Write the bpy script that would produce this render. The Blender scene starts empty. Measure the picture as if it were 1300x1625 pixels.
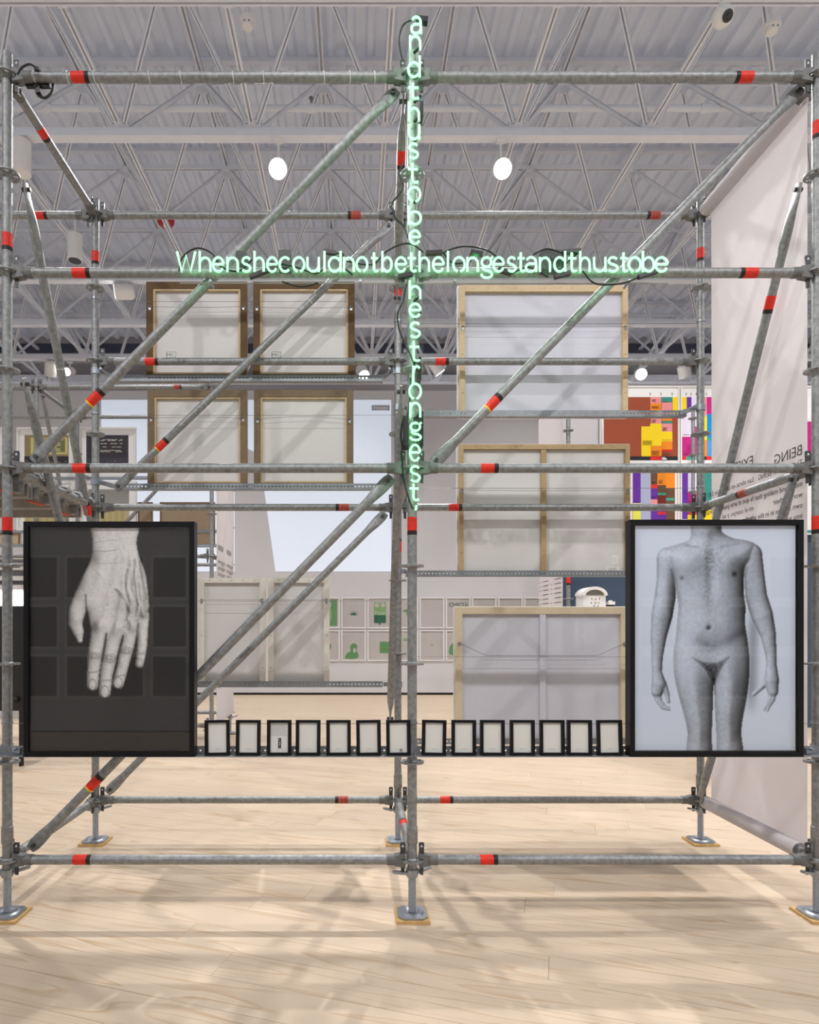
import bpy, math, random
import numpy as np
from mathutils import Vector, Matrix
random.seed(7)
SC = bpy.context.scene
COL = SC.collection
D2R = math.pi / 180

# ------------------------------------------------------------------ camera, world, lights, exposure
# the camera stands 1.5 m above the floor, 3.22 m before the front plane of the scaffold (y = 0)
CAMZ, CAMY, FPX, VX, VY = 1.5, -3.22, 1000.0, 565.0, 989.0
cd = bpy.data.cameras.new('camera')
cam = bpy.data.objects.new('camera', cd); COL.objects.link(cam)
cam.location = (0, CAMY, CAMZ); cam.rotation_euler = (90 * D2R, 0, 0)
cd.sensor_fit = 'HORIZONTAL'; cd.sensor_width = 36.0; cd.lens = 36.0 * FPX / 1300
cd.shift_x = (650 - VX) / 1300; cd.shift_y = (VY - 812.5) / 1300
cd.clip_end = 200
SC.camera = cam

w = bpy.data.worlds.new('world'); SC.world = w; w.use_nodes = True
w.node_tree.nodes['Background'].inputs[0].default_value = (0.97, 0.985, 1.0, 1)
w.node_tree.nodes['Background'].inputs[1].default_value = 0.62
vs = SC.view_settings
vs.view_transform = 'Standard'; vs.look = 'None'; vs.gamma = 1; vs.exposure = 0.36
vs.use_curve_mapping = False
SC.cycles.max_bounces = 8
SC.cycles.sample_clamp_indirect = 4

def spot(loc, target, power, size=70, radius=.05, color=(1, .975, .95), blend=.6):
    l = bpy.data.lights.new('spot_lamp', 'SPOT'); l.energy = power; l.spot_size = size * D2R
    l.spot_blend = blend; l.shadow_soft_size = radius; l.color = color
    o = bpy.data.objects.new('spot_lamp', l); COL.objects.link(o); o.location = loc
    o.rotation_euler = (Vector(target) - Vector(loc)).to_track_quat('-Z', 'Y').to_euler()
    return o
# track spots of the gallery on the camera's side of the scaffold
for (lx, tx, p) in ((-4.4, -.9, 330), (-.6, .3, 300), (3.6, 1.4, 350)):
    spot((lx, -4.7, 6.9), (tx, .6, 2.5), p, 52, .05, blend=.8)
# unseen downward spots added over the hall to brighten floor and ceiling
for ly, p in ((-2.6, 300), (2.5, 275), (6.2, 460), (10.6, 600)):
    for lx in (-8.0, -3.2, 1.6, 6.4, 10.0):
        if ly == -2.6 and -4 < lx < 4: continue
        spot((lx, ly, 7.0), (lx, ly + .01, 0), p, 125, .12, blend=.9)
# spots added to brighten the far wall and the posters
for lx in (-5.5, -1.0, 3.5, 7.0):
    spot((lx, 6.6, 6.9), (lx * .95, 9.9, 2.4), 110, 80, .08)
for lx in (3.5, 6.0):
    spot((lx, 2.6, 6.9), (lx + .4, 5.7, 3.0), 260, 60, .08)
# unseen spots added on both sides to lighten the fabric banner
spot((5.9, .3, 6.9), (2.4, .6, 2.2), 330, 46, .06)
spot((-2.4, -1.9, 6.95), (2.4, .6, 2.6), 300, 30, .05)

# ------------------------------------------------------------------ helpers
def lin(c):
    return tuple((v / 12.92 if v <= .04045 else ((v + .055) / 1.055) ** 2.4) for v in c)
def rgb(r, g, b): return lin((r / 255, g / 255, b / 255)) + (1.0,)
def P(px, py, d): return Vector(((px - VX) * d / FPX, d + CAMY, CAMZ - (py - VY) * d / FPX))
def XX(px, d): return (px - VX) * d / FPX
def ZZ(py, d): return CAMZ - (py - VY) * d / FPX

MATS = {}
def mat(name, col, rough=.5, metal=0, spec=.5, noise=0, nscale=20, bump=0, bscale=60, emit=None, estr=0, trans=0):
    m = bpy.data.materials.new(name); m.use_nodes = True
    nt = m.node_tree; b = nt.nodes['Principled BSDF']
    b.inputs['Base Color'].default_value = col
    b.inputs['Roughness'].default_value = rough; b.inputs['Metallic'].default_value = metal
    b.inputs['Specular IOR Level'].default_value = spec
    if noise or bump:
        tc = nt.nodes.new('ShaderNodeTexCoord')
    if noise:
        n = nt.nodes.new('ShaderNodeTexNoise'); n.inputs['Scale'].default_value = nscale; n.inputs['Detail'].default_value = 4
        nt.links.new(tc.outputs['Object'], n.inputs['Vector'])
        r = nt.nodes.new('ShaderNodeMapRange')
        r.inputs[1].default_value = .3; r.inputs[2].default_value = .7
        r.inputs[3].default_value = 1 - noise; r.inputs[4].default_value = 1 + noise
        nt.links.new(n.outputs['Fac'], r.inputs[0])
        x = nt.nodes.new('ShaderNodeVectorMath'); x.operation = 'SCALE'; x.inputs[0].default_value = col[:3]
        nt.links.new(r.outputs[0], x.inputs['Scale']); nt.links.new(x.outputs[0], b.inputs['Base Color'])
    if bump:
        n2 = nt.nodes.new('ShaderNodeTexNoise'); n2.inputs['Scale'].default_value = bscale
        nt.links.new(tc.outputs['Object'], n2.inputs['Vector'])
        bp = nt.nodes.new('ShaderNodeBump'); bp.inputs['Strength'].default_value = bump; bp.inputs['Distance'].default_value = .004
        nt.links.new(n2.outputs['Fac'], bp.inputs['Height']); nt.links.new(bp.outputs[0], b.inputs['Normal'])
    if emit:
        b.inputs['Emission Color'].default_value = emit; b.inputs['Emission Strength'].default_value = estr
    MATS[name] = m
    return m

galv = mat('galvanised_steel', rgb(146, 148, 149), .52, .6, .5, .26, 45, .12, 120)
cast = mat('cast_steel', rgb(118, 119, 119), .6, .5, .4, .2, 40)
galv_l = mat('zinc_plated', rgb(160, 166, 175), .36, .8, .5, .10, 40)
rail_m = mat('perforated_zinc', rgb(140, 145, 151), .48, .6, .5, .10, 30)
dark_steel = mat('dark_wedge_steel', rgb(80, 80, 82), .5, .6, .5, .2, 40)
red = mat('red_band', rgb(228, 40, 22), .45, 0, .4, .10, 60)
faded_red = mat('faded_red_band', rgb(178, 74, 62), .6, 0, .4, .25, 60)
band_black = mat('band_black', rgb(34, 26, 26), .5, 0, .4, .3, 120)
yellow = mat('band_yellow', rgb(240, 190, 30), .5)
white_p = mat('white_painted_steel', rgb(226, 229, 237), .5, 0, .4, .03, 6)
deck_m = mat('white_deck', rgb(224, 231, 245), .55, 0, .4, .04, 3)
wall_m = mat('white_wall', rgb(200, 199, 202), .8, 0, .2, .015, 2)
grey_m = mat('grey_bulkhead', rgb(160, 156, 156), .8, 0, .2)
navy_m = mat('dark_clerestory', rgb(70, 72, 88), .6, 0, .3)
black_m = mat('black_frame', rgb(17, 17, 21), .4, 0, .25, .08, 30)
blackw = mat('black_plastic', rgb(22, 22, 24), .4)
cable_m = mat('black_rubber', rgb(18, 18, 20), .55)
steelwire = mat('steel_wire', rgb(120, 120, 122), .4, .8)
paper_m = mat('white_page', rgb(232, 232, 228), .8, 0, .2)
mount_m = mat('white_mount', rgb(240, 240, 240), .7, 0, .2)
ink = mat('grey_ink', rgb(70, 70, 72), .8)
inkl = mat('light_ink', rgb(150, 150, 150), .8)
brown_m = mat('brown_tape', rgb(100, 79, 56), .7, 0, .2, .06, 30)
brown2_m = mat('brown_paper', rgb(124, 106, 86), .7, 0, .2, .06, 30)
lip_m = mat('pale_lip_wood', rgb(196, 172, 138), .6, 0, .3, .08, 30)
back_m = mat('canvas_backing', rgb(215, 212, 212), .85, 0, .1, .012, 60)
back2_m = mat('blue_white_backing', rgb(205, 206, 217), .85, 0, .1, .012, 60)
edge_m = mat('white_edge', rgb(224, 222, 222), .6)
wwood_m = mat('white_stretcher', rgb(222, 216, 208), .7, 0, .2, .03, 30)
ply_m = mat('plywood', rgb(205, 170, 115), .7, 0, .2, .1, 40)
navyw = mat('slate_blue_panel', rgb(66, 82, 104), .8)
model_m = mat('white_model', rgb(236, 235, 232), .6)
dark_m = mat('near_black', rgb(14, 14, 15), .6)
boardm = mat('brown_board', rgb(160, 140, 118), .8, 0, .2, .04, 20)
devw = mat('white_plastic', rgb(232, 231, 229), .4)
redlens = mat('red_device', rgb(172, 22, 34), .3)
lens_m = mat('black_lens', rgb(20, 20, 24), .1, 0, .8)
rollw = mat('white_fabric_roll', rgb(226, 222, 228), .6)
orange_clip = mat('red_oxide_clip', rgb(196, 70, 48), .5)
alum = mat('aluminium_deck', rgb(176, 172, 166), .45, .6, .5, .1, 20)
mdark = mat('grey_print', rgb(120, 118, 116), .9)

def wood(name, c1, c2, scale, stretch=(1, 7, 7)):
    m = bpy.data.materials.new(name); m.use_nodes = True; nt = m.node_tree; b = nt.nodes['Principled BSDF']
    tc = nt.nodes.new('ShaderNodeTexCoord'); oi = nt.nodes.new('ShaderNodeObjectInfo')
    mp = nt.nodes.new('ShaderNodeMapping'); mp.inputs['Scale'].default_value = tuple(scale * s for s in stretch)
    cmb = nt.nodes.new('ShaderNodeVectorMath'); cmb.operation = 'SCALE'; cmb.inputs[0].default_value = (37.0, 19.0, 53.0)
    nt.links.new(oi.outputs['Random'], cmb.inputs['Scale'])
    ad = nt.nodes.new('ShaderNodeVectorMath'); ad.operation = 'ADD'
    nt.links.new(tc.outputs['Object'], mp.inputs['Vector']); nt.links.new(mp.outputs[0], ad.inputs[0]); nt.links.new(cmb.outputs[0], ad.inputs[1])
    n1 = nt.nodes.new('ShaderNodeTexNoise'); n1.inputs['Scale'].default_value = 1.0; n1.inputs['Detail'].default_value = 2; n1.inputs['Distortion'].default_value = .5
    nt.links.new(ad.outputs[0], n1.inputs['Vector'])
    # growth rings: contour lines of the stretched noise
    mu = nt.nodes.new('ShaderNodeMath'); mu.operation = 'MULTIPLY'; mu.inputs[1].default_value = 11.0; nt.links.new(n1.outputs['Fac'], mu.inputs[0])
    fr = nt.nodes.new('ShaderNodeMath'); fr.operation = 'FRACT'; nt.links.new(mu.outputs[0], fr.inputs[0])
    cr = nt.nodes.new('ShaderNodeValToRGB'); e = cr.color_ramp.elements
    e[0].position = 0; e[0].color = c1; e[1].position = 1; e[1].color = c1
    for pos, c in ((.55, c1), (.80, c2), (.86, tuple(min(1, v * 1.10) for v in c1[:3]) + (1,))):
        k = cr.color_ramp.elements.new(pos); k.color = c
    nt.links.new(fr.outputs[0], cr.inputs[0])
    n2 = nt.nodes.new('ShaderNodeTexNoise'); n2.inputs['Scale'].default_value = 5.0; n2.inputs['Detail'].default_value = 3
    nt.links.new(ad.outputs[0], n2.inputs['Vector'])
    mx = nt.nodes.new('ShaderNodeMix'); mx.data_type = 'RGBA'
    r2 = nt.nodes.new('ShaderNodeMapRange'); r2.inputs[1].default_value = .3; r2.inputs[2].default_value = .7; r2.inputs[3].default_value = .15; r2.inputs[4].default_value = .85
    nt.links.new(n2.outputs['Fac'], r2.inputs[0]); nt.links.new(r2.outputs[0], mx.inputs[0])
    nt.links.new(cr.outputs[0], mx.inputs[6]); mx.inputs[7].default_value = c1
    tint = nt.nodes.new('ShaderNodeMapRange'); tint.inputs[3].default_value = .95; tint.inputs[4].default_value = 1.04
    nt.links.new(oi.outputs['Random'], tint.inputs[0])
    sc = nt.nodes.new('ShaderNodeVectorMath'); sc.operation = 'SCALE'
    nt.links.new(mx.outputs[2], sc.inputs[0]); nt.links.new(tint.outputs[0], sc.inputs['Scale'])
    nt.links.new(sc.outputs[0], b.inputs['Base Color']); b.inputs['Roughness'].default_value = .55
    b.inputs['Specular IOR Level'].default_value = .25
    return m
floor_m = wood('pine_plank', rgb(209, 190, 168), rgb(186, 154, 118), 1.0, (.38, 5.0, 5.0))
pine_m = wood('pale_pine_bar', rgb(208, 186, 152), rgb(184, 152, 112), 3.0, (2, 4, 4))
pine2_m = wood('tan_pine_bar', rgb(182, 156, 120), rgb(160, 130, 94), 3.0, (2, 4, 4))
pine3_m = wood('pale_birch_bar', rgb(214, 199, 172), rgb(204, 184, 150), 2.0, (2, 4, 4))

def print_mat():
    m = bpy.data.materials.new('printed_sheet'); m.use_nodes = True; nt = m.node_tree; b = nt.nodes['Principled BSDF']
    a = nt.nodes.new('ShaderNodeAttribute'); a.attribute_name = 'Col'
    nt.links.new(a.outputs['Color'], b.inputs['Base Color']); b.inputs['Roughness'].default_value = .7; b.inputs['Specular IOR Level'].default_value = .2
    return m
print_m = print_mat()

def clear_mat(name, rough, tint=(1, 1, 1, 1), ior=1.49):
    m = bpy.data.materials.new(name); m.use_nodes = True; nt = m.node_tree; nt.nodes.clear()
    o = nt.nodes.new('ShaderNodeOutputMaterial'); t = nt.nodes.new('ShaderNodeBsdfTransparent'); t.inputs[0].default_value = tint
    g = nt.nodes.new('ShaderNodeBsdfGlossy'); g.inputs['Roughness'].default_value = rough
    f = nt.nodes.new('ShaderNodeFresnel'); f.inputs['IOR'].default_value = ior
    x = nt.nodes.new('ShaderNodeMixShader')
    ge = nt.nodes.new('ShaderNodeNewGeometry'); mr = nt.nodes.new('ShaderNodeMapRange'); mr.inputs[3].default_value = ior; mr.inputs[4].default_value = 1 / ior
    nt.links.new(ge.outputs['Backfacing'], mr.inputs[0]); nt.links.new(mr.outputs[0], f.inputs['IOR'])
    nt.links.new(f.outputs[0], x.inputs[0]); nt.links.new(t.outputs[0], x.inputs[1]); nt.links.new(g.outputs[0], x.inputs[2]); nt.links.new(x.outputs[0], o.inputs[0])
    return m
acrylic = clear_mat('clear_acrylic', .03, (.97, .99, .98, 1), 1.36)
glass_m = clear_mat('picture_glass', .02)
film_m = clear_mat('wavy_acrylic_sheet', .05, (.98, .975, .97, 1), 1.5)

def banner_mat():
    m = bpy.data.materials.new('banner_fabric'); m.use_nodes = True; nt = m.node_tree; nt.nodes.clear()
    o = nt.nodes.new('ShaderNodeOutputMaterial'); d = nt.nodes.new('ShaderNodeBsdfDiffuse'); t = nt.nodes.new('ShaderNodeBsdfTranslucent')
    d.inputs[0].default_value = rgb(226, 221, 224); t.inputs[0].default_value = rgb(226, 220, 222)
    x = nt.nodes.new('ShaderNodeMixShader'); x.inputs[0].default_value = .4
    nt.links.new(d.outputs[0], x.inputs[1]); nt.links.new(t.outputs[0], x.inputs[2]); nt.links.new(x.outputs[0], o.inputs[0])
    return m
banner_m = banner_mat()
neon_m = mat('green_neon', rgb(120, 220, 160), .3, emit=(.30, 1.0, .38, 1), estr=1.5)
lamp_m = mat('lamp_disc', rgb(255, 255, 250), .5, emit=(1, .97, .92, 1), estr=14)
lamp_dim = mat('lamp_disc_dim', rgb(255, 255, 250), .5, emit=(1, .97, .92, 1), estr=3)
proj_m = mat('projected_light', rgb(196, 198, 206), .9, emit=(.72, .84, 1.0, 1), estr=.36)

# ---- raw geometry: (verts, faces) tuples
def box(x0, y0, z0, x1, y1, z1):
    v = [(x, y, z) for x in (x0, x1) for y in (y0, y1) for z in (z0, z1)]
    f = [(0, 1, 3, 2), (4, 6, 7, 5), (0, 4, 5, 1), (2, 3, 7, 6), (0, 2, 6, 4), (1, 5, 7, 3)]
    return v, f
def frame_of(a, b):
    d = (b - a).normalized()
    u = d.cross(Vector((0, 0, 1)))
    if u.length < 1e-4: u = Vector((1, 0, 0))
    u.normalize(); return d, u, u.cross(d).normalized()
def tube(a, b, r, n=14, r2=None, caps=True):
    a, b = Vector(a), Vector(b); d, u, w_ = frame_of(a, b); r2 = r if r2 is None else r2
    v, f = [], []
    for c, rr in ((a, r), (b, r2)):
        for i in range(n):
            t = 2 * math.pi * i / n
            v.append(tuple(c + u * (rr * math.cos(t)) + w_ * (rr * math.sin(t))))
    for i in range(n):
        j = (i + 1) % n; f.append((i, j, n + j, n + i))
    if caps: f.append(tuple(range(n - 1, -1, -1))); f.append(tuple(range(n, 2 * n)))
    return v, f
def lathe(prof, n=20, axis='z', c=(0, 0, 0)):
    v, f = [], []
    for (r, z) in prof:
        for i in range(n):
            t = 2 * math.pi * i / n
            v.append((c[0] + r * math.cos(t), c[1] + r * math.sin(t), c[2] + z))
    m = len(prof)
    for k in range(m - 1):
        for i in range(n):
            j = (i + 1) % n; f.append((k * n + i, k * n + j, (k + 1) * n + j, (k + 1) * n + i))
    f.append(tuple(range(n - 1, -1, -1))); f.append(tuple((m - 1) * n + i for i in range(n)))
    return v, f
def bar(a, b, wd, ht, up=(0, 0, 1)):
    """a box of section wd x ht swept from a to b"""
    a, b = Vector(a), Vector(b); d = (b - a).normalized(); up = Vector(up)
    s = d.cross(up)
    if s.length < 1e-4: s = Vector((1, 0, 0))
    s.normalize(); t = s.cross(d).normalized()
    v = []
    for c in (a, b):
        for (p, q) in ((-1, -1), (1, -1), (1, 1), (-1, 1)): v.append(tuple(c + s * (p * wd / 2) + t * (q * ht / 2)))
    return v, [(3, 2, 1, 0), (4, 5, 6, 7), (0, 1, 5, 4), (1, 2, 6, 5), (2, 3, 7, 6), (3, 0, 4, 7)]
def sweep(pts, r, n=8, flat=None, caps=True):
    """tube along a polyline; flat = per-point (scale along normal, scale across, normal)"""
    pts = [Vector(p) for p in pts]; v, f = [], []
    d0 = (pts[1] - pts[0]).normalized()
    u = d0.cross(Vector((0.013, 0.97, .24)))
    if u.length < 1e-3: u = d0.cross(Vector((1, 0, 0)))
    u.normalize()
    m = len(pts)
    for k in range(m):
        d = (pts[min(k + 1, m - 1)] - pts[max(k - 1, 0)]).normalized()
        u = (u - d * u.dot(d)).normalized(); w_ = d.cross(u)
        if flat: nn = flat[k][2]; uu = (nn - d * nn.dot(d)).normalized(); ww = d.cross(uu); su, sw = flat[k][0], flat[k][1]
        else: uu, ww, su, sw = u, w_, 1, 1
        for i in range(n):
            t = 2 * math.pi * i / n
            v.append(tuple(pts[k] + uu * (r * su * math.cos(t)) + ww * (r * sw * math.sin(t))))
    for k in range(m - 1):
        for i in range(n):
            j = (i + 1) % n; f.append((k * n + i, k * n + j, (k + 1) * n + j, (k + 1) * n + i))
    if caps: f.append(tuple(range(n - 1, -1, -1))); f.append(tuple((m - 1) * n + i for i in range(n)))
    return v, f
def sphere(c, r, n=16, m=8, s=(1, 1, 1)):
    prof = [(r * math.sin(math.pi * k / m) + 1e-5, -r * math.cos(math.pi * k / m)) for k in range(m + 1)]
    v, f = lathe(prof, n)
    return [(c[0] + x * s[0], c[1] + y * s[1], c[2] + z * s[2]) for x, y, z in v], f
def ring(c, ax, r, rt, n=18, m=6):
    """torus around axis ax"""
    c = Vector(c); d, u, w_ = frame_of(c, c + Vector(ax)); v, f = [], []
    for i in range(n):
        t = 2 * math.pi * i / n; e = u * math.cos(t) + w_ * math.sin(t)
        for k in range(m):
            s = 2 * math.pi * k / m; v.append(tuple(c + e * (r + rt * math.cos(s)) + d * (rt * math.sin(s))))
    for i in range(n):
        for k in range(m):
            f.append((i * m + k, ((i + 1) % n) * m + k, ((i + 1) % n) * m + (k + 1) % m, i * m + (k + 1) % m))
    return v, f
def prism(poly, y0, y1):
    """polygon in the x-z plane given thickness along y"""
    n = len(poly); v = [(x, y0, z) for x, z in poly] + [(x, y1, z) for x, z in poly]
    f = [tuple(range(n)), tuple(range(2 * n - 1, n - 1, -1))]
    for i in range(n): j = (i + 1) % n; f.append((i, n + i, n + j, j))
    return v, f
def moved(g, loc, rot=None):
    M = Matrix.Translation(Vector(loc)) @ (rot.to_4x4() if rot else Matrix.Identity(4))
    return [tuple(M @ Vector(p)) for p in g[0]], g[1]

def mesh(name, parts, mats, sharp=40):
    """parts: list of (geometry, material index) or geometry"""
    V, F, MI = [], [], []
    for p in parts:
        g, mi = (p if isinstance(p[1], int) else (p, 0))
        o = len(V); V.extend(g[0])
        for q in g[1]: F.append(tuple(o + i for i in q)); MI.append(mi)
    me = bpy.data.meshes.new(name); me.from_pydata([tuple(p) for p in V], [], F)
    me.polygons.foreach_set('material_index', MI); me.polygons.foreach_set('use_smooth', [True] * len(F))
    me.set_sharp_from_angle(angle=sharp * D2R)
    for m in (mats if isinstance(mats, (list, tuple)) else [mats]): me.materials.append(m)
    me.update(); return me
WL = {}
def link(name, me, parent=None, loc=None, rot=None):
    o = bpy.data.objects.new(name, me); COL.objects.link(o)
    pw = WL.get(parent.name, Vector()) if parent else Vector()
    if loc is None: loc = Vector()
    o.location = Vector(loc) - pw
    if rot is not None: o.rotation_euler = rot
    if parent: o.parent = parent
    WL[o.name] = Vector(loc)
    return o
def part(name, parts, mats, parent=None, label=None, sharp=40):
    """mesh in world coordinates under parent"""
    o = link(name, mesh(name, parts, mats, sharp), parent)
    if label: o['label'] = label
    return o
def tag(o, label=None, cat=None, group=None, kind=None):
    for k, v in (('label', label), ('category', cat), ('group', group), ('kind', kind)):
        if v: o[k] = v
    return o
def thing(name, label, cat, loc=(0, 0, 0), group=None):
    o = bpy.data.objects.new(name, None); COL.objects.link(o); o.location = loc; o.empty_display_size = .1
    WL[o.name] = Vector(loc); return tag(o, label, cat, group)
def single(name, parts, mats, label, cat, group=None):
    return tag(part(name, parts, mats), label, cat, group)

def text_mesh(s, size, mats, align='LEFT', extrude=.0004, shear=0, spacing=1):
    c = bpy.data.curves.new('lettering', 'FONT'); c.body = s; c.size = size; c.align_x = align; c.extrude = extrude; c.resolution_u = 2
    c.shear = shear; c.space_line = spacing
    o = bpy.data.objects.new('lettering', c); COL.objects.link(o)
    dg = bpy.context.evaluated_depsgraph_get(); me = bpy.data.meshes.new_from_object(o.evaluated_get(dg))
    bpy.data.objects.remove(o); me.materials.clear(); me.materials.append(mats); return me
# all lettering is cut first, while the scene is small
TXT = {}
TXT['mec'] = text_mesh('MEC.', .030, ink, 'CENTER')
TXT['freeze'] = text_mesh('Freeze', .105, mount_m, 'CENTER', .002)
TXT['being'] = text_mesh('BEING', .082, ink)
TXT['exist'] = text_mesh('EXIST', .082, ink)
TXT['en1'] = text_mesh('The works in BEING\nto explore, in work that\nmove, and making that\nwork of their\nown such as in in the artist\'s\ninto such as driving a car\nlater, of a museum and,\nsimply in nation dirty, or\ndoor with in their front\nsuggest that These works\nwithin a fo Family or', .044, ink, spacing=1.3)
TXT['es1'] = text_mesh('Las obras en la secci\u00f3n EXI\ncontin\u00faan explorando las\nla que el arte puede ser, espa\u00f1ol\nen el cuerpo, y as\u00ed\nla obra\ncaf\u00e9 de un artista en el siglo\nde un cuerpo de la artista, como\nun coche contra la fachada de un\nmuseo, y posteriormente\nen una c\u00e1mara de espejos', .044, ink, spacing=1.3)
TXT['puxx'] = text_mesh('Puxx', .105, mat('pale_green_ink', rgb(190, 210, 190), .8), 'CENTER', .001)
TXT['chicu'] = text_mesh('CHICU-', .12, mat('dark_green_ink', rgb(24, 72, 52), .8), 'CENTER', .001)

# ------------------------------------------------------------------ the room
ROOM_X0, ROOM_X1, ROOM_Y1 = -10.5, 11.5, 12.9
WALL_Y = 13.16 + CAMY
o = tag(part('floor', [box(ROOM_X0, -7.0, -.06, ROOM_X1, ROOM_Y1 + .2, -.021)], floor_m), kind='structure'); floor = o
# planks run 17.5 degrees off the front plane
ang = -17.5 * D2R; U = Vector((math.cos(ang), math.sin(ang), 0)); W = Vector((-math.sin(ang), math.cos(ang), 0))
PW = .2; plank_me = []
for L in (3.0, 3.7, 4.3):
    g = box(-L / 2 + .0007, -PW / 2 + .0009, -.02, L / 2 - .0007, PW / 2 - .0009, 0)
    plank_me.append((L, mesh('plank', [g], floor_m)))
near, far = [], []
rp = random.Random(3)
for row in range(-30, 72):
    wv = row * PW; t = -16 + rp.random() * 3
    while t < 16:
        k = rp.randrange(3); L = plank_me[k][0]
        c = U * (t + L / 2) + W * wv; t += L
        ex, ey = abs(U.x) * L / 2 + .1, abs(U.y) * L / 2 + .1
        if c.x - ex < ROOM_X0 or c.x + ex > ROOM_X1 or c.y + ey > ROOM_Y1 or c.y - ey < -6.9: 
            if c.x < ROOM_X0 or c.x > ROOM_X1 or c.y > WALL_Y + .6 or c.y < -6: continue
        ds = [(c + U * s * L / 2).y - CAMY for s in (-1, 0, 1)]
        vis = any((q := c + U * s * L / 2).y - CAMY > 1.9 and -60 < VX + q.x * FPX / (q.y - CAMY) < 1360 for s in (-1, -.75, -.5, -.25, 0, .25, .5, .75, 1))
        (near if vis and min(ds) < 9.5 else far).append((max(.1, min(ds)), c, k))
near.sort(key=lambda q: q[0])
far += near[290:]; near = near[:290]
for _, c, k in near: link('plank', plank_me[k][1], floor, c, (0, 0, ang))
R = Matrix.Rotation(ang, 3, 'Z')
fg = [moved(box(-plank_me[k][0] / 2 + .0007, -PW / 2 + .0009, -.02, plank_me[k][0] / 2 - .0007, PW / 2 - .0009, 0), c, R) for _, c, k in far]
o = part('plank_field', fg, floor_m, floor); o['kind'] = 'stuff'

tag(part('wall_back', [box(ROOM_X0, WALL_Y, .05, ROOM_X1, WALL_Y + .25, ZZ(620, 13.16))], wall_m), kind='structure')
tag(part('baseboard_back', [box(ROOM_X0, WALL_Y + .03, 0, ROOM_X1, WALL_Y + .2, .05)], dark_m), kind='structure')
FAR_Y = 16.0 + CAMY
o = tag(part('wall_far', [box(ROOM_X0, FAR_Y, 0, ROOM_X1, FAR_Y + .2, 9.2)], grey_m), kind='structure')
part('clerestory_band', [box(ROOM_X0, FAR_Y - .03, ZZ(560, 16), ROOM_X1, FAR_Y, ZZ(546, 16))], navy_m, o)
part('soffit_ledge', [box(ROOM_X0, FAR_Y - .25, ZZ(604, 15.8), ROOM_X1, FAR_Y, ZZ(596, 15.8))], white_p, o)
part('soffit_ledge', [box(ROOM_X0, FAR_Y - .12, ZZ(574, 15.9), ROOM_X1, FAR_Y, ZZ(569, 15.9))], white_p, o)
tag(part('wall_left', [box(ROOM_X0 - .2, 1.5, 0, ROOM_X0, FAR_Y, 9.2)], wall_m), kind='structure')
tag(part('wall_right', [box(ROOM_X1, 1.5, 0, ROOM_X1 + .2, FAR_Y, 9.2)], wall_m), kind='structure')

wf = tag(part('wall_front', [box(-8.5, -5.95, 0, 8.5, -5.75, 5.0)], wall_m), kind='structure')
for xs_ in ((-5.6, -5.0, -4.4, -3.8, -3.2, -2.6), (4.2, 4.8, 5.4, 6.0, 6.6)):
    for x in xs_:
        for z in (.45, 1.14, 1.83):
            h = part('hung_print', [box(x - .26, -5.749, z, x + .26, -5.735, z + .62)], edge_m, wf)
            part('print_image', [box(x - .225, -5.734, z + .035, x + .225, -5.730, z + .585)], mdark, h)

# ------------------------------------------------------------------ ceiling: ribbed deck on a space frame
MOD, NX0, D0, ZB, ZT = 1.525, .333, 5.75, CAMZ + 5.68, CAMZ + 6.88
ZD = CAMZ + 7.22
def ribbed(x0, x1, y0, y1):
    pitch = .25; v, f = [], []; xs = []
    x = x0
    while x < x1 - 1e-6:
        xs += [(x, .055), (x + .115, .055), (x + .15, 0), (x + .215, 0)]
        x += pitch
    xs.append((x1, .055))
    for (xx, zz) in xs:
        for yy in (y0, y1): v += [(xx, yy, ZD + zz)]
    for i in range(len(xs) - 1): f.append((2 * i, 2 * i + 1, 2 * i + 3, 2 * i + 2))
    n = len(v); v += [(a, b, c + .02) for a, b, c in v[:n]]
    for i in range(len(xs) - 1): f.append((n + 2 * i + 2, n + 2 * i + 3, n + 2 * i + 1, n + 2 * i))
    return v, f
ceil = tag(part('ceiling', [box(ROOM_X0 - .2, -7, ZD + .1, ROOM_X1 + .2, FAR_Y + .2, ZD + .25)], deck_m), kind='structure')
yb = [-7.0, -1.8] + [D0 + (j + .5) * MOD + CAMY + .12 for j in range(0, 7)] + [FAR_Y]
yb = [-7.0, D0 - .5 * MOD + CAMY + .1, D0 + .5 * MOD + CAMY + .1, D0 + 1.5 * MOD + CAMY + .1, D0 + 2.5 * MOD + CAMY + .1, D0 + 3.5 * MOD + CAMY + .1, D0 + 4.5 * MOD + CAMY + .1, FAR_Y]
for a, b in zip(yb[:-1], yb[1:]):
    for s in range(11):
        part('deck_sheet', [ribbed(ROOM_X0 + 2 * s, ROOM_X0 + 2 * s + 2, a, b + .03)], deck_m, ceil, sharp=20)
def channel(a, b, wd=.055, ht=.05, up=(0, 0, 1)):
    """an open-bottomed strut channel: two flanges and a web, so that its underside shows a dark slot"""
    a, b = Vector(a), Vector(b); d = (b - a).normalized(); up = Vector(up); s = d.cross(up)
    if s.length < 1e-4: s = Vector((1, 0, 0))
    s.normalize(); t = s.cross(d).normalized()
    out = []
    out.append(bar(a + t * (ht / 2 - .004), b + t * (ht / 2 - .004), wd, .008, up))
    for q in (-1, 1):
        out.append(bar(a + s * (q * (wd / 2 - .008)), b + s * (q * (wd / 2 - .008)), .016, ht, up))
    V, F = [], []
    for g in out:
        n = len(V); V += g[0]; F += [tuple(n + i for i in q) for q in g[1]]
    return V, F
bx = lambda k: NX0 + MOD * k
by = lambda j: D0 + MOD * j + CAMY
tx = lambda k: NX0 + MOD * (k + .5)
ty = lambda j: D0 + MOD * (j + .5) + CAMY
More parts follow.
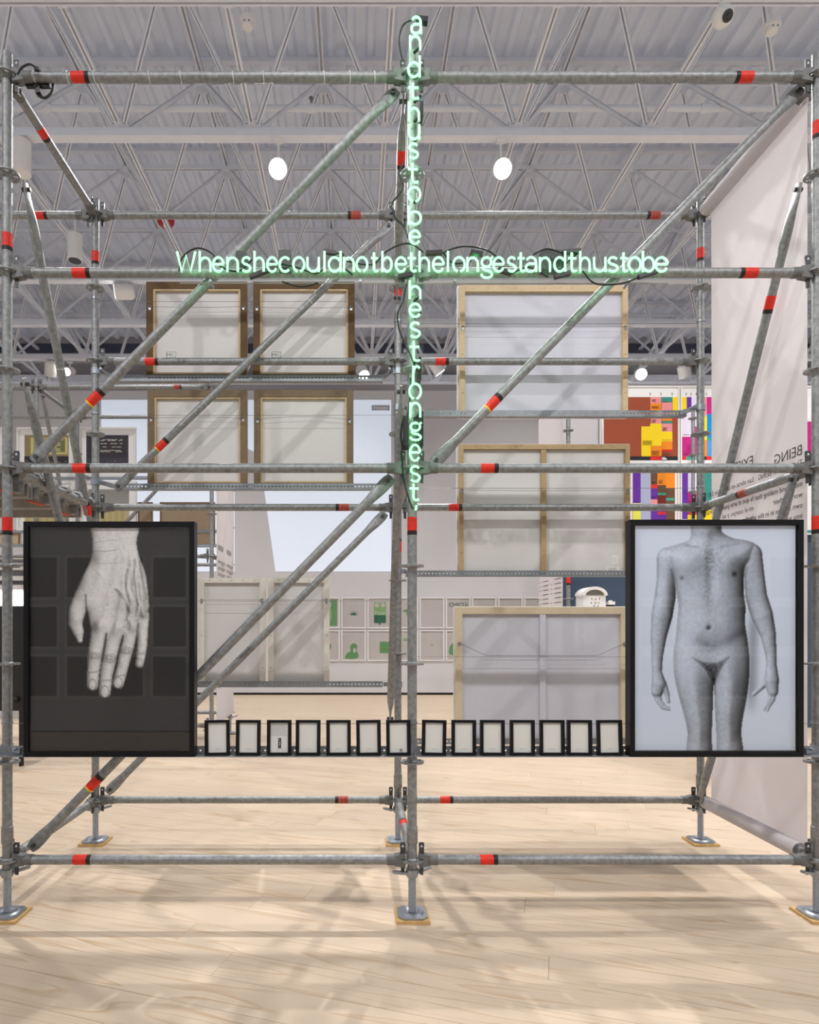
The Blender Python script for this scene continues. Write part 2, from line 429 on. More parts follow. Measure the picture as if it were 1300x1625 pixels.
def krange(d, pad=1.2): return [k for k in range(-9, 10) if XX(-40, d) - pad < bx(k) < XX(1340, d) + pad and ROOM_X0 + .2 < bx(k) < ROOM_X1 - .3]
chX = mesh('chord_bar', [channel((-MOD / 2, 0, 0), (MOD / 2, 0, 0))], white_p)
chY = mesh('chord_bar', [channel((0, -MOD / 2, 0), (0, MOD / 2, 0))], white_p)
node_me = mesh('node_plate', [box(-.10, -.045, -.004, .10, .045, .030), box(-.045, -.10, -.004, .045, .10, .030), moved(prism([(-.13, .03), (.13, .03), (.06, .12), (-.06, .12)], -.004, .004), (0, 0, 0))], white_p)
top_me = mesh('node_plate', [box(-.10, -.045, -.03, .10, .045, .004), moved(prism([(-.12, -.03), (.12, -.03), (.05, -.13), (-.05, -.13)], -.004, .004), (0, 0, 0))], white_p)
diag = {}
for sx in (-1, 1):
    for sy in (-1, 1):
        a = Vector((sx * .06, sy * .06, .05)); b = Vector((sx * (MOD / 2 - .06), sy * (MOD / 2 - .06), ZT - ZB - .06))
        diag[(sx, sy)] = mesh('diagonal_strut', [channel(a, b, .05, .045)], white_p)
farg = []
NJ = 7
for j in range(-1, NJ):
    d = D0 + MOD * j
    for k in krange(max(d, 5.2)):
        link('chord_bar', chX, ceil, (bx(k) + MOD / 2, by(j), ZB))
        if j < NJ - 1: link('chord_bar', chY, ceil, (bx(k), by(j) + MOD / 2, ZB + .045))
        link('node_plate', node_me, ceil, (bx(k), by(j), ZB + .03))
        if j < NJ - 1: link('node_plate', top_me, ceil, (tx(k), ty(j), ZT))
        for (sx, sy), me in diag.items():
            if j == -1 and sy == -1: continue
            if j == NJ - 1 and sy == 1: continue
            if j <= 3: link('diagonal_strut', me, ceil, (bx(k), by(j), ZB))
            else:
                a = Vector((bx(k) + sx * .06, by(j) + sy * .06, ZB + .05)); b = Vector((bx(k) + sx * (MOD / 2 - .06), by(j) + sy * (MOD / 2 - .06), ZT - .06))
                farg.append(channel(a, b, .05, .045))
o = part('diagonal_strut_field', farg, white_p, ceil); o['kind'] = 'stuff'
for j in range(-1, NJ - 1):
    part('top_chord', [channel((ROOM_X0, ty(j), ZT + .03), (ROOM_X1, ty(j), ZT + .03), .06, .06)], white_p, ceil)
    part('purlin', [box(ROOM_X0, ty(j) - .006, ZD - .075, ROOM_X1, ty(j) + .006, ZD - .002), box(ROOM_X0, ty(j) - .035, ZD - .08, ROOM_X1, ty(j) + .035, ZD - .072)], white_p, ceil)
for k in range(-6, 7):
    part('top_chord', [channel((tx(k), 1.0, ZT + .07), (tx(k), FAR_Y, ZT + .07), .06, .06)], white_p, ceil)
for j in (1, 3, 4, 5):
    d = D0 + MOD * j
    part('lighting_track', [box(ROOM_X0, by(j) - .05, ZB - .085, ROOM_X1, by(j) + .05, ZB - .026), box(ROOM_X0, by(j) - .06, ZB - .092, ROOM_X1, by(j) + .06, ZB - .084)], white_p, ceil)
zp = ZZ(172, 7.75); yp = 7.75 + CAMY
pg = [tube((ROOM_X0, yp, zp), (ROOM_X1, yp, zp), .038, 14)]
for xx in (-3.8, -.55, 2.2, 4.3): pg.append(tube((xx - .06, yp, zp), (xx + .06, yp, zp), .05, 14))
pipe = single('sprinkler_pipe', pg, white_p, 'long white sprinkler pipe crossing under the roof deck', 'pipe')
for xx in (2.2, -.55):
    part('sprinkler_head', [tube((xx, yp, zp + .04), (xx, yp, zp + .12), .014, 10), tube((xx, yp, zp + .12), (xx, yp, zp + .13), .03, 10)], galv, pipe, 'small brass-grey upright sprinkler')

# ------------------------------------------------------------------ scaffolds
def polar_disc():
    n, rows = 48, [.0235, .034, .050, .0605]; h = .0045; v, f = [], []
    def solid(i, k):
        if k != 1: return True
        s = i % 6; q = (i // 6) % 2
        return (s in (0, 5)) if q == 0 else (s in (0, 1, 4, 5))
    for z in (-h, h):
        for r in rows:
            for i in range(n):
                t = 2 * math.pi * i / n; v.append((r * math.cos(t), r * math.sin(t), z))
    idx = lambda z, k, i: z * 4 * n + k * n + i % n
    for i in range(n):
        for k in range(3):
            if not solid(i, k): continue
            f.append((idx(1, k, i), idx(1, k + 1, i), idx(1, k + 1, i + 1), idx(1, k, i + 1)))
            f.append((idx(0, k, i), idx(0, k, i + 1), idx(0, k + 1, i + 1), idx(0, k + 1, i)))
            if k == 2: f.append((idx(0, 3, i), idx(0, 3, i + 1), idx(1, 3, i + 1), idx(1, 3, i)))
            if k == 0 and not solid(i, 1): f.append((idx(0, 1, i), idx(0, 1, i + 1), idx(1, 1, i + 1), idx(1, 1, i)))
            if k == 2 and not solid(i, 1): f.append((idx(0, 2, i + 1), idx(0, 2, i), idx(1, 2, i), idx(1, 2, i + 1)))
            if k == 1:
                if not solid(i - 1, 1): f.append((idx(0, 1, i), idx(0, 2, i), idx(1, 2, i), idx(1, 1, i)))
                if not solid(i + 1, 1): f.append((idx(0, 1, i + 1), idx(1, 1, i + 1), idx(1, 2, i + 1), idx(0, 2, i + 1)))
    return v, f
ros_me = mesh('rosette', [polar_disc(), lathe([(.0245, -.012), (.031, -.0046), (.031, .0046), (.0245, .012)], 20)], galv, 30)
def head_geo():
    """cast wedge head, pointing along +x from the rosette (x = 0 is the standard's axis)"""
    pl = [(.036, -.036), (.066, -.030), (.092, -.026), (.092, .026), (.066, .030), (.036, .036), (.034, .012), (.056, .009), (.056, -.009), (.034, -.012)]
    g = [prism(pl, -.021, .021), tube((.086, 0, 0), (.13, 0, 0), .0275, 14)]
    wedge = prism([(.040, -.075), (.056, -.078), (.062, .080), (.060, .088), (.036, .088), (.034, .080)], -.004, .004)
    hole = prism([(.042, .066), (.054, .066), (.048, .079)], -.0048, .0048)
    return g, wedge, hole
hg, wg, hl = head_geo()
head_me = mesh('ledger_head', hg, cast, 30)
wedge_me = mesh('wedge', [(wg, 0), (hl, 1)], [dark_steel, white_p])
def jack_parts():
    plate = []
    s, c = .075, .048
    oct_ = [(-c, -s), (c, -s), (s, -c), (s, c), (c, s), (-c, s), (-s, c), (-s, -c)]
    n = 8; v = [(x, y, .016) for x, y in oct_] + [(x, y, .024) for x, y in oct_]
    f = [tuple(range(7, -1, -1)), tuple(range(8, 16))] + [(i, (i + 1) % 8, 8 + (i + 1) % 8, 8 + i) for i in range(8)]
    plate.append((v, f)); plate.append(lathe([(.062, .023), (.050, .031), (.036, .031), (.026, .027)], 20))
    prof = [(.0178, .026)]; z = .03
    while z < .262: prof += [(.0178, z), (.0200, z + .002), (.0200, z + .0042), (.0178, z + .0062)]; z += .0085
    prof.append((.0178, .262))
    thread = [lathe(prof, 14)]
    nut = [lathe([(.027, .205), (.0315, .215), (.033, .228), (.033, .246), (.029, .248)], 14)]
    for a in (20, 200):
        u = Vector((math.cos(a * D2R), math.sin(a * D2R), 0)); s0 = u * .028 + Vector((0, 0, .226)); s1 = u * .105 + Vector((0, 0, .243))
        nut.append(bar(s0, s1, .026, .012))
    return plate, thread, nut
jp, jt, jn = jack_parts()
jp_me = mesh('jack_plate', jp, galv_l, 25); jt_me = mesh('threaded_spindle', jt, galv_l, 60); jn_me = mesh('wing_nut', jn, galv_l, 30)
pad_me = mesh('plywood_pad', [box(-.085, -.085, 0, .085, .085, .0155)], ply_m)
RT = .02415
def warning_band(parent, a, b, t, faded=False, flip=False, yel=False, r=RT):
    """red sleeve with a black printed end on the tube from a to b, centred at fraction t"""
    a, b = Vector(a), Vector(b); d = (b - a).normalized(); c = a.lerp(b, t); s = -1 if flip else 1
    g = [(tube(c - d * .034, c + d * .034, r * 1.035, 16), 0), (tube(c + d * (.034 * s), c + d * (.056 * s), r * 1.035, 16), 1)]
    if yel: g.append((tube(c - d * (.043 * s), c - d * (.034 * s), r * 1.035, 16), 2))
    for q in (-.012, .004, .018): g.append((tube(c + d * q, c + d * (q + .0025), r * 1.045, 16, caps=False), 1 if faded else 3))
    return part('warning_band', g, [faded_red if faded else red, band_black, yellow, faded_red], parent, 'red plastic band with black printed end')
def tpx(a, b, px=None, py=None):
    """fraction along a-b where the tube crosses image column px (or row py)"""
    a, b = Vector(a), Vector(b); lo, hi = 0., 1.
    def val(t):
        p = a.lerp(b, t); d = p.y - CAMY
        return VX + p.x * FPX / d if px is not None else VY - (p.z - CAMZ) * FPX / d
    tgt = px if px is not None else py; s = 1 if val(1) > val(0) else -1
    for _ in range(40):
        m = (lo + hi) / 2
        if (val(m) - tgt) * s < 0: lo = m
        else: hi = m
    return (lo + hi) / 2
class Scaffold:
    def __init__(self, label, x, y):
        self.root = thing('scaffold', label, 'scaffold', (x, y, 0))
    def standard(self, x, y, ztop=4.41, ros=None, jack_rot=0, jack=True, bands=(), z0=.245):
        root = self.root
        g = [lathe([(.021, z0), (RT, z0), (RT, ztop), (.0205, ztop), (.0205, ztop - .05)], 18, c=(x, y, 0))]
        s = part('standard', g, galv, root)
        part('base_collar', [lathe([(.0245, .372), (.0285, .380), (.0285, .462), (.0262, .464)], 18, c=(x, y, 0))], galv, s)
        for z in (ros or [.292 + .5 * i for i in range(9)]): link('rosette', ros_me, s, (x, y, z), (0, 0, 22.5 * D2R * 0))
        for py in bands: warning_band(s, (x, y, z0), (x, y, ztop), tpx((x, y, z0), (x, y, ztop), py=py), flip=(py < 900 and y > 0.5 and py > 450) is False)
        if jack:
            e = bpy.data.objects.new('base_jack', jp_me); COL.objects.link(e); e.parent = root; e.location = Vector((x, y, 0)) - WL[root.name]
            e.rotation_euler = (0, 0, jack_rot * D2R); WL[e.name] = Vector((x, y, 0))
            for nm, me in (('threaded_spindle', jt_me), ('wing_nut', jn_me)):
                c = bpy.data.objects.new(nm, me); COL.objects.link(c); c.parent = e
        return s
    def ledger(self, a, b, bands=(), ties=(), heads=(True, True)):
        a, b = Vector(a), Vector(b); d = (b - a).normalized(); root = self.root
        l = part('ledger', [tube(a + d * .09, b - d * .09, RT, 18)], galv, root)
        for q, (c, dd) in enumerate(((a, d), (b, -d))):
            if not heads[q]: continue
            az = math.atan2(dd.y, dd.x)
            link('ledger_head', head_me, l, c, (0, 0, az)); link('wedge', wedge_me, l, c, (0, 0, az))
        for bd in bands: warning_band(l, a, b, tpx(a, b, px=bd[0]), *bd[1:])
        for px in ties:
            t = tpx(a, b, px=px); c = a.lerp(b, t)
            part('cable_tie', [ring(c, d + Vector((0, .1, .12)), RT + .0012, .0018, 20, 5)], devw, l, 'thin white cable tie')
        return l
    def brace(self, a, b, n, bands=(), ties=()):
        a, b, n = Vector(a), Vector(b), Vector(n); L = (b - a).length; d = (b - a).normalized()
        ts = [0, .03, .07, .10, .16, .20]; pts, fl = [], []
        for t in ts: pts.append(a + d * t); 
        for t in ts[::-1]: pts.append(b - d * t)
        sc = [(.28, 1.0), (.28, 1.35), (.30, 1.38), (.45, 1.30), (.9, 1.05), (1, 1)]
        fl = [(p, q, n) for p, q in sc] + [(p, q, n) for p, q in sc[::-1]]
        r = part('brace', [sweep(pts, RT, 16, fl)], galv, self.root)
        for c in (a + d * .03, b - d * .03):
            part('brace_pin', [tube(c - n * .022, c + n * .022, .011, 10)], dark_steel, r)
        for bd in bands: warning_band(r, a, b, tpx(a, b, px=bd[0]), *bd[1:])
        for px in ties:
            c = a.lerp(b, tpx(a, b, px=px)); part('cable_tie', [ring(c, d, RT + .0012, .0018, 20, 5)], devw, r, 'thin white cable tie')
        return r
XS = [-1.782, .287, 2.357]; BY = 1.09; Z0, Z2, Z3, Z4 = .292, 2.292, 3.290, 4.290
S = Scaffold('tall galvanised tube scaffold with red bands filling the frame, carrying all the hung pictures', XS[1], .5)
S.standard(XS[0], 0, 4.41, bands=(382, 832), jack_rot=0)
S.standard(XS[1], 0, 4.41, bands=(832,))
S.standard(XS[2], 0, 4.41, bands=(205, 830), jack_rot=0)
S.standard(XS[0], BY, 4.40, bands=(408,)); S.standard(XS[1], BY, 4.40, bands=(463, 868)); S.standard(XS[2], BY, 4.40, bands=(403,), jack_rot=0)
fl = lambda i, z: ((XS[i], 0, z), (XS[i + 1], 0, z)); bl = lambda i, z: ((XS[i], BY, z), (XS[i + 1], BY, z))
S.ledger(*fl(0, Z4), bands=[(125, False, False)], ties=(42, 55, 108, 150, 237, 287, 370, 418, 514, 555, 594))
S.ledger(*fl(1, Z4), bands=[(1183, False, True)])
S.ledger(*fl(0, Z3), bands=[(127,)]); S.ledger(*fl(1, Z3), bands=[(1190, False, True)])
S.ledger(*fl(0, Z2), bands=[(128,)]); S.ledger(*fl(1, Z2), bands=[(773,)])
S.ledger(*fl(0, Z0), bands=[(128, False)]); S.ledger(*fl(1, Z0), bands=[(772,)])
S.ledger((-3.85, BY, Z4), (XS[0], BY, Z4), bands=[(63,)])
S.ledger(*bl(0, Z4), bands=[(565, True, True)]); S.ledger(*bl(1, Z4), bands=[(1039, True, True)])
S.ledger(*bl(0, Z3), bands=[(239,)]); S.ledger(*bl(1, Z3), bands=[(699,)])
S.ledger(*bl(0, Z2), bands=[(546, True, True)]); S.ledger(*bl(1, Z2), bands=[(720,)])
S.ledger(*bl(0, Z0), bands=[(545, True, True)]); S.ledger(*bl(1, Z0), bands=[(706,)])
for i, z, bd in ((0, Z4, [(66,)]), (0, Z2, []), (0, Z0, [(70,)]), (1, Z4, []), (1, Z2, []), (1, Z0, [(641,)]), (2, Z4, []), (2, Z2, [(1182, True)]), (2, Z0, [])):
    S.ledger((XS[i], 0, z), (XS[i], BY, z), bands=bd)
NYv, NXv = Vector((0, 1, 0)), Vector((1, 0, 0))
S.brace(P(52, 732, 3.27), P(630, 143, 3.27), NYv, [(150, False, False, True)])
S.brace(P(48, 1347, 3.27), P(622, 757, 3.27), NYv, [(150, False, False, True)])
S.brace(P(686, 738, 3.27), P(1272, 140, 3.27), NYv, [(781, False, False, True)])
S.brace(P(183, 777, 4.24), P(622, 354, 4.24), NYv, [(256, False, False, True)], ties=(325, 492))
S.brace(P(170, 1258, 4.25), P(612, 814, 4.25), NYv)
def side(a, b, bands=(), ties=()): S.brace(a, b, NXv, bands, ties)
side(P(40, 290, 3.28), P(144, 838, 4.24), [(138.5, False, True)], ties=(96,)); side(P(38, 600, 3.28), P(152, 1060, 4.24))
side(P(1269, 290, 3.28), P(1128, 860, 4.24), [(1222, False, False)]); side(P(1262, 752, 3.28), P(1109, 1272, 4.24))
side(P(637, 612, 3.28), P(619, 1146, 4.24)); side(P(640, 150, 3.28), P(630, 480, 4.2), [(637,)])
# pads under the jacks
for (x, y, rz, lb) in ((XS[0], 0, 0, 'thin plywood pad under the front jack foot below the black hand photograph'), (XS[1], 0, 0, 'thin plywood pad under the front jack foot at the middle of the scaffold'),
                       (XS[2], 0, 0, 'thin plywood pad under the front jack foot beside the white banner'), (XS[0], BY, 0, 'plywood pad under the rear jack foot behind the hand photograph'),
                       (XS[1], BY, 0, 'plywood pad under the rear jack foot behind the middle standard'), (XS[2], BY, 0, 'plywood pad under the rear jack foot at the far corner of the banner')):
    tag(link('plywood_pad', pad_me, None, (x, y, 0), (0, 0, rz)), lb, 'pad', 'plywood pads under scaffold feet')
# deck in the bay beyond the picture's edge
dk = thing('scaffold_deck', 'perforated metal walkway deck on the scaffold above the hand photograph', 'deck', (-2.9, .5, 2.3))
for i in range(3):
    y0 = .04 + i * .345
    g = [box(-4.2, y0, 2.285, -1.86, y0 + .325, 2.30)]
    for yy in (y0, y0 + .305): g.append(box(-4.2, yy, 2.215, -1.86, yy + .02, 2.285))
    for k in range(14):
        for m in range(3): g.append(box(-4.1 + k * .165 + (m % 2) * .06, y0 + .06 + m * .08, 2.279, -4.06 + k * .165 + (m % 2) * .06, y0 + .072 + m * .08, 2.286))
    p = part('deck_plank', g, alum, dk)
    for yy in (y0 + .07, y0 + .25):
        part('hook', [sweep([(-1.87, yy, 2.25), (-1.84, yy, 2.31), (-1.80, yy, 2.334), (-1.76, yy, 2.328), (-1.745, yy, 2.30)], .012, 8), box(-1.9, yy - .03, 2.225, -1.862, yy + .03, 2.30)], galv, p)
    part('locking_clip', [bar((-1.90, y0 + .05, 2.208), (-1.87, y0 + .17, 2.205), .028, .008)], orange_clip, p, 'red locking clip')

# ------------------------------------------------------------------ perforated rails
def perf_strip(L, h, t, pitch=.025, hr=.0056):
    """strip in the x-z plane (x 0..L, z 0..h, y 0..t) with a row of octagonal holes"""
    n = int(L / pitch); v, f = [], []; p = L / n
    for k in range(n):
        x0, x1, cx, cz = k * p, (k + 1) * p, (k + .5) * p, h / 2
        sq = [(x1, cz), (x1, h), (cx, h), (x0, h), (x0, cz), (x0, 0), (cx, 0), (x1, 0)]
        o8 = [(cx + hr * math.cos(i * math.pi / 4), cz + hr * math.sin(i * math.pi / 4)) for i in range(8)]
        b = len(v)
        for y in (0, t): v += [(x, y, z) for x, z in sq] + [(x, y, z) for x, z in o8]
        for i in range(8):
            j = (i + 1) % 8
            f.append((b + i, b + 8 + i, b + 8 + j, b + j)); f.append((b + 16 + i, b + 16 + j, b + 24 + j, b + 24 + i)); f.append((b + 8 + i, b + 24 + i, b + 24 + j, b + 8 + j))
        f.append((b + 3, b + 2, b + 18, b + 19)); f.append((b + 2, b + 1, b + 17, b + 18)); f.append((b + 5, b + 21, b + 22, b + 6)); f.append((b + 6, b + 22, b + 23, b + 7))
    return v, f
def rail(x0, x1, y, z, label, fwd=False, clamps=(), h=.042, depth=.045):
    """slotted angle: upright flange at y, shelf at z running back (or forward)"""
    r = thing('perforated_rail', label, 'rail', ((x0 + x1) / 2, y, z), 'perforated angle rails clamped to the scaffold')
    L = x1 - x0
    part('upright_flange', [moved(perf_strip(L, h, .0025), (x0, y, z))], rail_m, r)
    sh = perf_strip(L, depth, .0025); s = -1 if fwd else 1
    v = [(x0 + a, y + s * c + (0 if fwd else .0025), z + b) for a, b, c in sh[0]]
    part('shelf_flange', [(v, sh[1])], rail_m, r)
    for (cx, cy, dx) in clamps:
        part('pipe_clamp', [lathe([(RT + .0005, -.02), (RT + .006, -.02), (RT + .006, .02), (RT + .0005, .02)], 20, c=(cx, cy, z + .03)),
             bar((cx + dx * .03, cy - .02, z + .03), (cx + dx * .09, y - .008, z + .022), .014, .03), tube((cx + dx * .06, cy - .06, z + .03), (cx + dx * .06, cy + .02, z + .03), .007, 8)], galv_l, r)
    return r
DB = 4.40; YB = DB + CAMY
Xl0, Xl1 = XS[0] + .10, XS[1] - .10; Xr0, Xr1 = XS[1] + .06, XS[2] - .05
def cl(xs): return [(x, BY, s) for x, s in xs]
rl = {}
for key, a, b, py, lab in (('a', Xl0, Xl1, 605, 'perforated steel rail under the two upper brown-backed canvases'), ('b', Xl0, Xl1, 777, 'perforated steel rail under the two lower brown-backed canvases'),
                           ('c', Xr0, Xr1, 661, 'perforated steel rail under the topmost pine-framed canvas'), ('d', Xr0, Xr1, 915, 'perforated steel rail under the canvas with a central crossbar'),
                           ('e', Xl0, Xl1, 1090.5, 'perforated steel rail under the white stretcher panels'), ('f', Xr0, Xr1, 1181, 'perforated steel rail under the lowest pale birch canvas')):
    ends = cl([(XS[0], 1), (XS[1], -1)]) if key in 'abe' else cl([(XS[1], 1), (XS[2], -1)])
    rl[key] = ZZ(py, DB); rail(a, b, YB - .005, rl[key], lab, False, ends)
zf = .834
rail(XS[0] - .3, XS[1] - .005, -.032, zf, 'perforated steel front rail under the hand photograph and seven small frames', True, [(XS[0], 0, 1), (XS[1], 0, -1)], .045, .055)
rail(XS[1] + .005, XS[2] + .3, -.032, zf, 'perforated steel front rail under the torso photograph and seven small frames', True, [(XS[2], 0, -1)], .045, .055)

# ------------------------------------------------------------------ canvases seen from behind
def canvas(name, label, px0, py0, px1, py1, d, bw, barm, backm, depth=.035, zbot=None, lip=None, cross=None, edge=0, wire=None, sag=.02, rings=True, group=None, screws=True, wire_y=None):
    x0, x1 = XX(px0, d), XX(px1, d); z1 = ZZ(py0, d); z0 = ZZ(py1, d) if zbot is None else zbot
    y = d + CAMY
    t = thing(name, label, 'canvas', ((x0 + x1) / 2, y + depth / 2, z0), group)
    e = .0006
    if isinstance(bw, (int, float)): bw = (bw, bw, bw)
    bs, bt, bb = bw
    for g in (box(x0, y, z0, x0 + bs, y + depth, z1), box(x1 - bs, y, z0, x1, y + depth, z1), box(x0 + bs + e, y, z1 - bt, x1 - bs - e, y + depth, z1), box(x0 + bs + e, y, z0, x1 - bs - e, y + depth, z0 + bb)):
        part('stretcher_bar', [g], barm, t)
    if lip:
        a, b, c, f_ = x0 + bs, x1 - bs, z0 + bb, z1 - bt; q = lip
        for g in (box(a, y + .006, c, a + q, y + .03, f_), box(b - q, y + .006, c, b, y + .03, f_), box(a + q, y + .006, f_ - q, b - q, y + .03, f_), box(a + q, y + .006, c, b - q, y + .03, c + q)):
            part('inner_lip', [g], lip_m, t)
    if cross:
        cx = XX(cross[0], d); part('cross_bar', [box(cx - cross[1], y + .004, z0 + bb, cx + cross[1], y + depth - .006, z1 - bt)], cross[2] if len(cross) > 2 else barm, t)
    part('canvas_back', [box(x0 + bs * .6, y + depth - .006, z0 + bb * .6, x1 - bs * .6, y + depth - .001, z1 - bt * .6)], backm, t)
    if edge: part('tray_edge', [box(x0 - edge, y + depth, z0, x1 + edge, y + depth + .03, z1 + edge)], edge_m, t)
    if wire:
        wz = ZZ(wire, d); a = x0 + bs * .55; b = x1 - bs * .55
        if wire_y: part('hanging_wire', [sweep([(a, y - .004, wz), (a + wire_y[0], y - .006, wz - wire_y[1]), (b - wire_y[0], y - .006, wz - wire_y[1]), (b, y - .004, wz)], .0016, 6)], steelwire, t)
        else: part('hanging_wire', [sweep([(a + (b - a) * k / 8, y - .005, wz - sag * math.sin(math.pi * k / 8)) for k in range(9)], .0012, 5)], steelwire, t)
        for xx in (a, b):
            part('d_ring', [ring((xx, y - .003, wz), (0, 1, .2), .009, .0022, 14, 5), box(xx - .007, y - .003, wz - .022, xx + .007, y, wz - .006)], galv_l, t)
    if screws:
        g = []
        for k in range(1, 6):
            for zz in (z1 - bt * .5,): g.append(tube((x0 + (x1 - x0) * k / 6, y - .001, zz), (x0 + (x1 - x0) * k / 6, y + .002, zz), .0035, 6))
        for k in range(1, 4):
            for xx in (x0 + bs * .5, x1 - bs * .5): g.append(tube((xx, y - .001, z0 + (z1 - z0) * (k - .4) / 3.4), (xx, y + .002, z0 + (z1 - z0) * (k - .4) / 3.4), .0035, 6))
        o = part('screw_head', g, dark_steel, t); o['kind'] = 'stuff'
    return t
def mec(t, px, py, d):
    p = P(px, py, d); y = d + CAMY + .027
    s = part('label_sticker', [box(p.x - .040, y, p.z - .026, p.x + .040, y + .001, p.z + .026)], paper_m, t, 'white label with MEC. in a black box')
    g = []
    for a in (box(p.x - .034, y - .0008, p.z - .0215, p.x + .034, y, p.z - .0185), box(p.x - .034, y - .0008, p.z + .0185, p.x + .034, y, p.z + .0215), box(p.x - .034, y - .0008, p.z - .0185, p.x - .031, y, p.z + .0185), box(p.x + .031, y - .0008, p.z - .0185, p.x + .034, y, p.z + .0185)): g.append(a)
    part('box_rule', g, ink, s)
    link('lettering', TXT['mec'], s, (p.x, y - .0004, p.z - .0105), (90 * D2R, 0, 0))
zt = lambda k: rl[k] + .0035
G4 = 'brown-backed canvases on the upper rails'
t = canvas('stretched_canvas', 'dark brown-backed canvas on the upper rail with MEC label, beside the rear standard', 232, 447, 392, 0, DB, .046, brown_m, back_m, zbot=zt('a'), lip=.014, wire=487, sag=.006, group=G4); mec(t, 270, 560.5, DB)
t = canvas('stretched_canvas', 'dark brown-backed canvas on the upper rail with a grey brace crossing its MEC label corner', 402, 447, 563, 0, DB, .046, brown_m, back_m, zbot=zt('a'), lip=.014, wire=488, sag=.006, group=G4); mec(t, 438, 560.5, DB)
t = canvas('stretched_canvas', 'lighter brown-backed canvas with a low centred MEC label half hidden by a ledger', 234, 619, 392, 0, DB, .046, brown2_m, back_m, zbot=zt('b'), lip=.012, wire=664, sag=-.008, group=G4); mec(t, 312, 739, DB)
t = canvas('stretched_canvas', 'lighter brown-backed canvas without any visible label, its wire bowed upward, next to the middle standard', 403, 619, 561, 0, DB, .046, brown2_m, back_m, zbot=zt('b'), lip=.012, wire=666, sag=-.02, group=G4)
canvas('stretched_canvas', 'wide pine-framed canvas highest beside the banner, crossed by a front brace and one ledger', 730, 452, 997, 0, DB, (.036, .046, .02), pine_m, back2_m, zbot=zt('c'), edge=.012, wire=519, sag=.002, group='pine canvases on the rails')
canvas('stretched_canvas', 'tan pine-framed canvas split by an upright central crossbar, halfway up the scaffold', 729, 705, 1000, 0, DB, (.030, .034, .012), pine2_m, back_m, zbot=zt('d'), edge=.012, cross=(863.5, .018), wire=778, sag=.004, group='pine canvases on the rails')
t = canvas('stretched_canvas', 'pale birch-framed canvas behind the row of small frames, with a drawn-down wire', 723, 963.5, 997, 0, DB, (.048, .048, .03), pine3_m, back2_m, zbot=zt('f'), cross=(862, .020, back2_m), wire=1021, wire_y=(.19, .085), group='pine canvases on the rails', screws=False, edge=.006)
for (a, b, lb) in ((315, 421, 'white wooden stretcher panel low on the scaffold next to the black hand photograph'), (425.5, 523, 'white wooden stretcher panel low on the scaffold next to the middle standard')):
    canvas('stretcher_panel', lb, a, 917, b, 0, DB, (.040, .034, .034), wwood_m, back_m, zbot=zt('e'), group='white stretcher panels on the low rail', wire=952, sag=0)
# text stickers low on the central-crossbar canvas
o = bpy.data.objects.get('stretched_canvas.005')
for (px, py, w_, h_) in ((979, 888, .018, .03), (976, 903, .045, .016)):
    p = P(px, py, DB); s = part('label_sticker', [box(p.x - w_, YB + .028, p.z - h_, p.x + w_, YB + .029, p.z + h_)], paper_m, o, 'small white paper label')
    part('text_line', [box(p.x - w_ * .8, YB + .0275, p.z + h_ * q - .0015, p.x + w_ * .5, YB + .028, p.z + h_ * q + .0015) for q in (-.5, 0, .5)], inkl, s)

# steel cables stretched between the standards
def wire(label, a, b, r=.0013, clips=()):
    o = single('steel_cable', [sweep([a, Vector(a).lerp(Vector(b), .5) - Vector((0, 0, .002)), b], r, 6)], steelwire, label, 'cable', 'thin steel cables across the scaffold')
    for c in clips: part('cable_clip', [lathe([(RT + .0004, -.006), (RT + .004, -.006), (RT + .004, .006), (RT + .0004, .006)], 18, c=c)], galv_l, o)
yw = YB - .012
for (side_, py, lb) in ((0, 484, 'thin steel cable across the two upper brown-backed canvases'), (0, 662.5, 'thin steel cable across the two lower brown-backed canvases'), (1, 519, 'thin steel cable across the topmost pine-framed canvas'),
                        (1, 777, 'thin steel cable across the canvas with a central crossbar'), (1, 1041.5, 'thin steel cable across the lowest birch canvas'), (0, 954, 'thin steel cable across the white stretcher panels')):
    i = side_; d = DB - .012; z = ZZ(py, d)
    wire(lb, (XS[i] + .02, BY + .028, z), (XS[i + 1] - .02, BY + .028, z) , clips=((XS[i], BY, z), (XS[i + 1], BY, z + .0001)))
zc = ZZ(1148, 3.19)
wire('thin steel cable behind the tops of the small black frames', (XS[0], -.029, zc), (XS[2], -.029, zc), clips=((XS[0], 0, zc), (XS[1], 0, zc), (XS[2], 0, zc)))

# ------------------------------------------------------------------ printed pictures
def colour_mesh(name, V, F, C):
    me = bpy.data.meshes.new(name); me.from_pydata(V, [], F)
    a = me.color_attributes.new('Col', 'FLOAT_COLOR', 'POINT'); a.data.foreach_set('color', np.asarray(C, dtype=np.float32).ravel())
    me.materials.append(print_m); me.update(); return me
def raster_sheet(name, img, x0, z0, x1, z1, y, parent):
    """img: H x W x 3 sRGB 0..1, top row first: a flat print as a finely divided sheet"""
    H, Wd, _ = img.shape; xs = np.linspace(x0, x1, Wd); zs = np.linspace(z1, z0, H)
    X, Z = np.meshgrid(xs, zs); V = np.stack([X, np.full_like(X, y), Z], -1).reshape(-1, 3)
    i = np.arange((H - 1) * Wd).reshape(H - 1, Wd)[:, :-1].ravel(); F = np.stack([i, i + Wd, i + Wd + 1, i + 1], -1)
    c = np.clip(img, 0, 1); c = np.where(c <= .04045, c / 12.92, ((c + .055) / 1.055) ** 2.4)
    C = np.concatenate([c, np.ones((H, Wd, 1))], -1)
    me = colour_mesh(name, V.tolist(), F.tolist(), C.reshape(-1, 4))
    return link(name, me, parent)
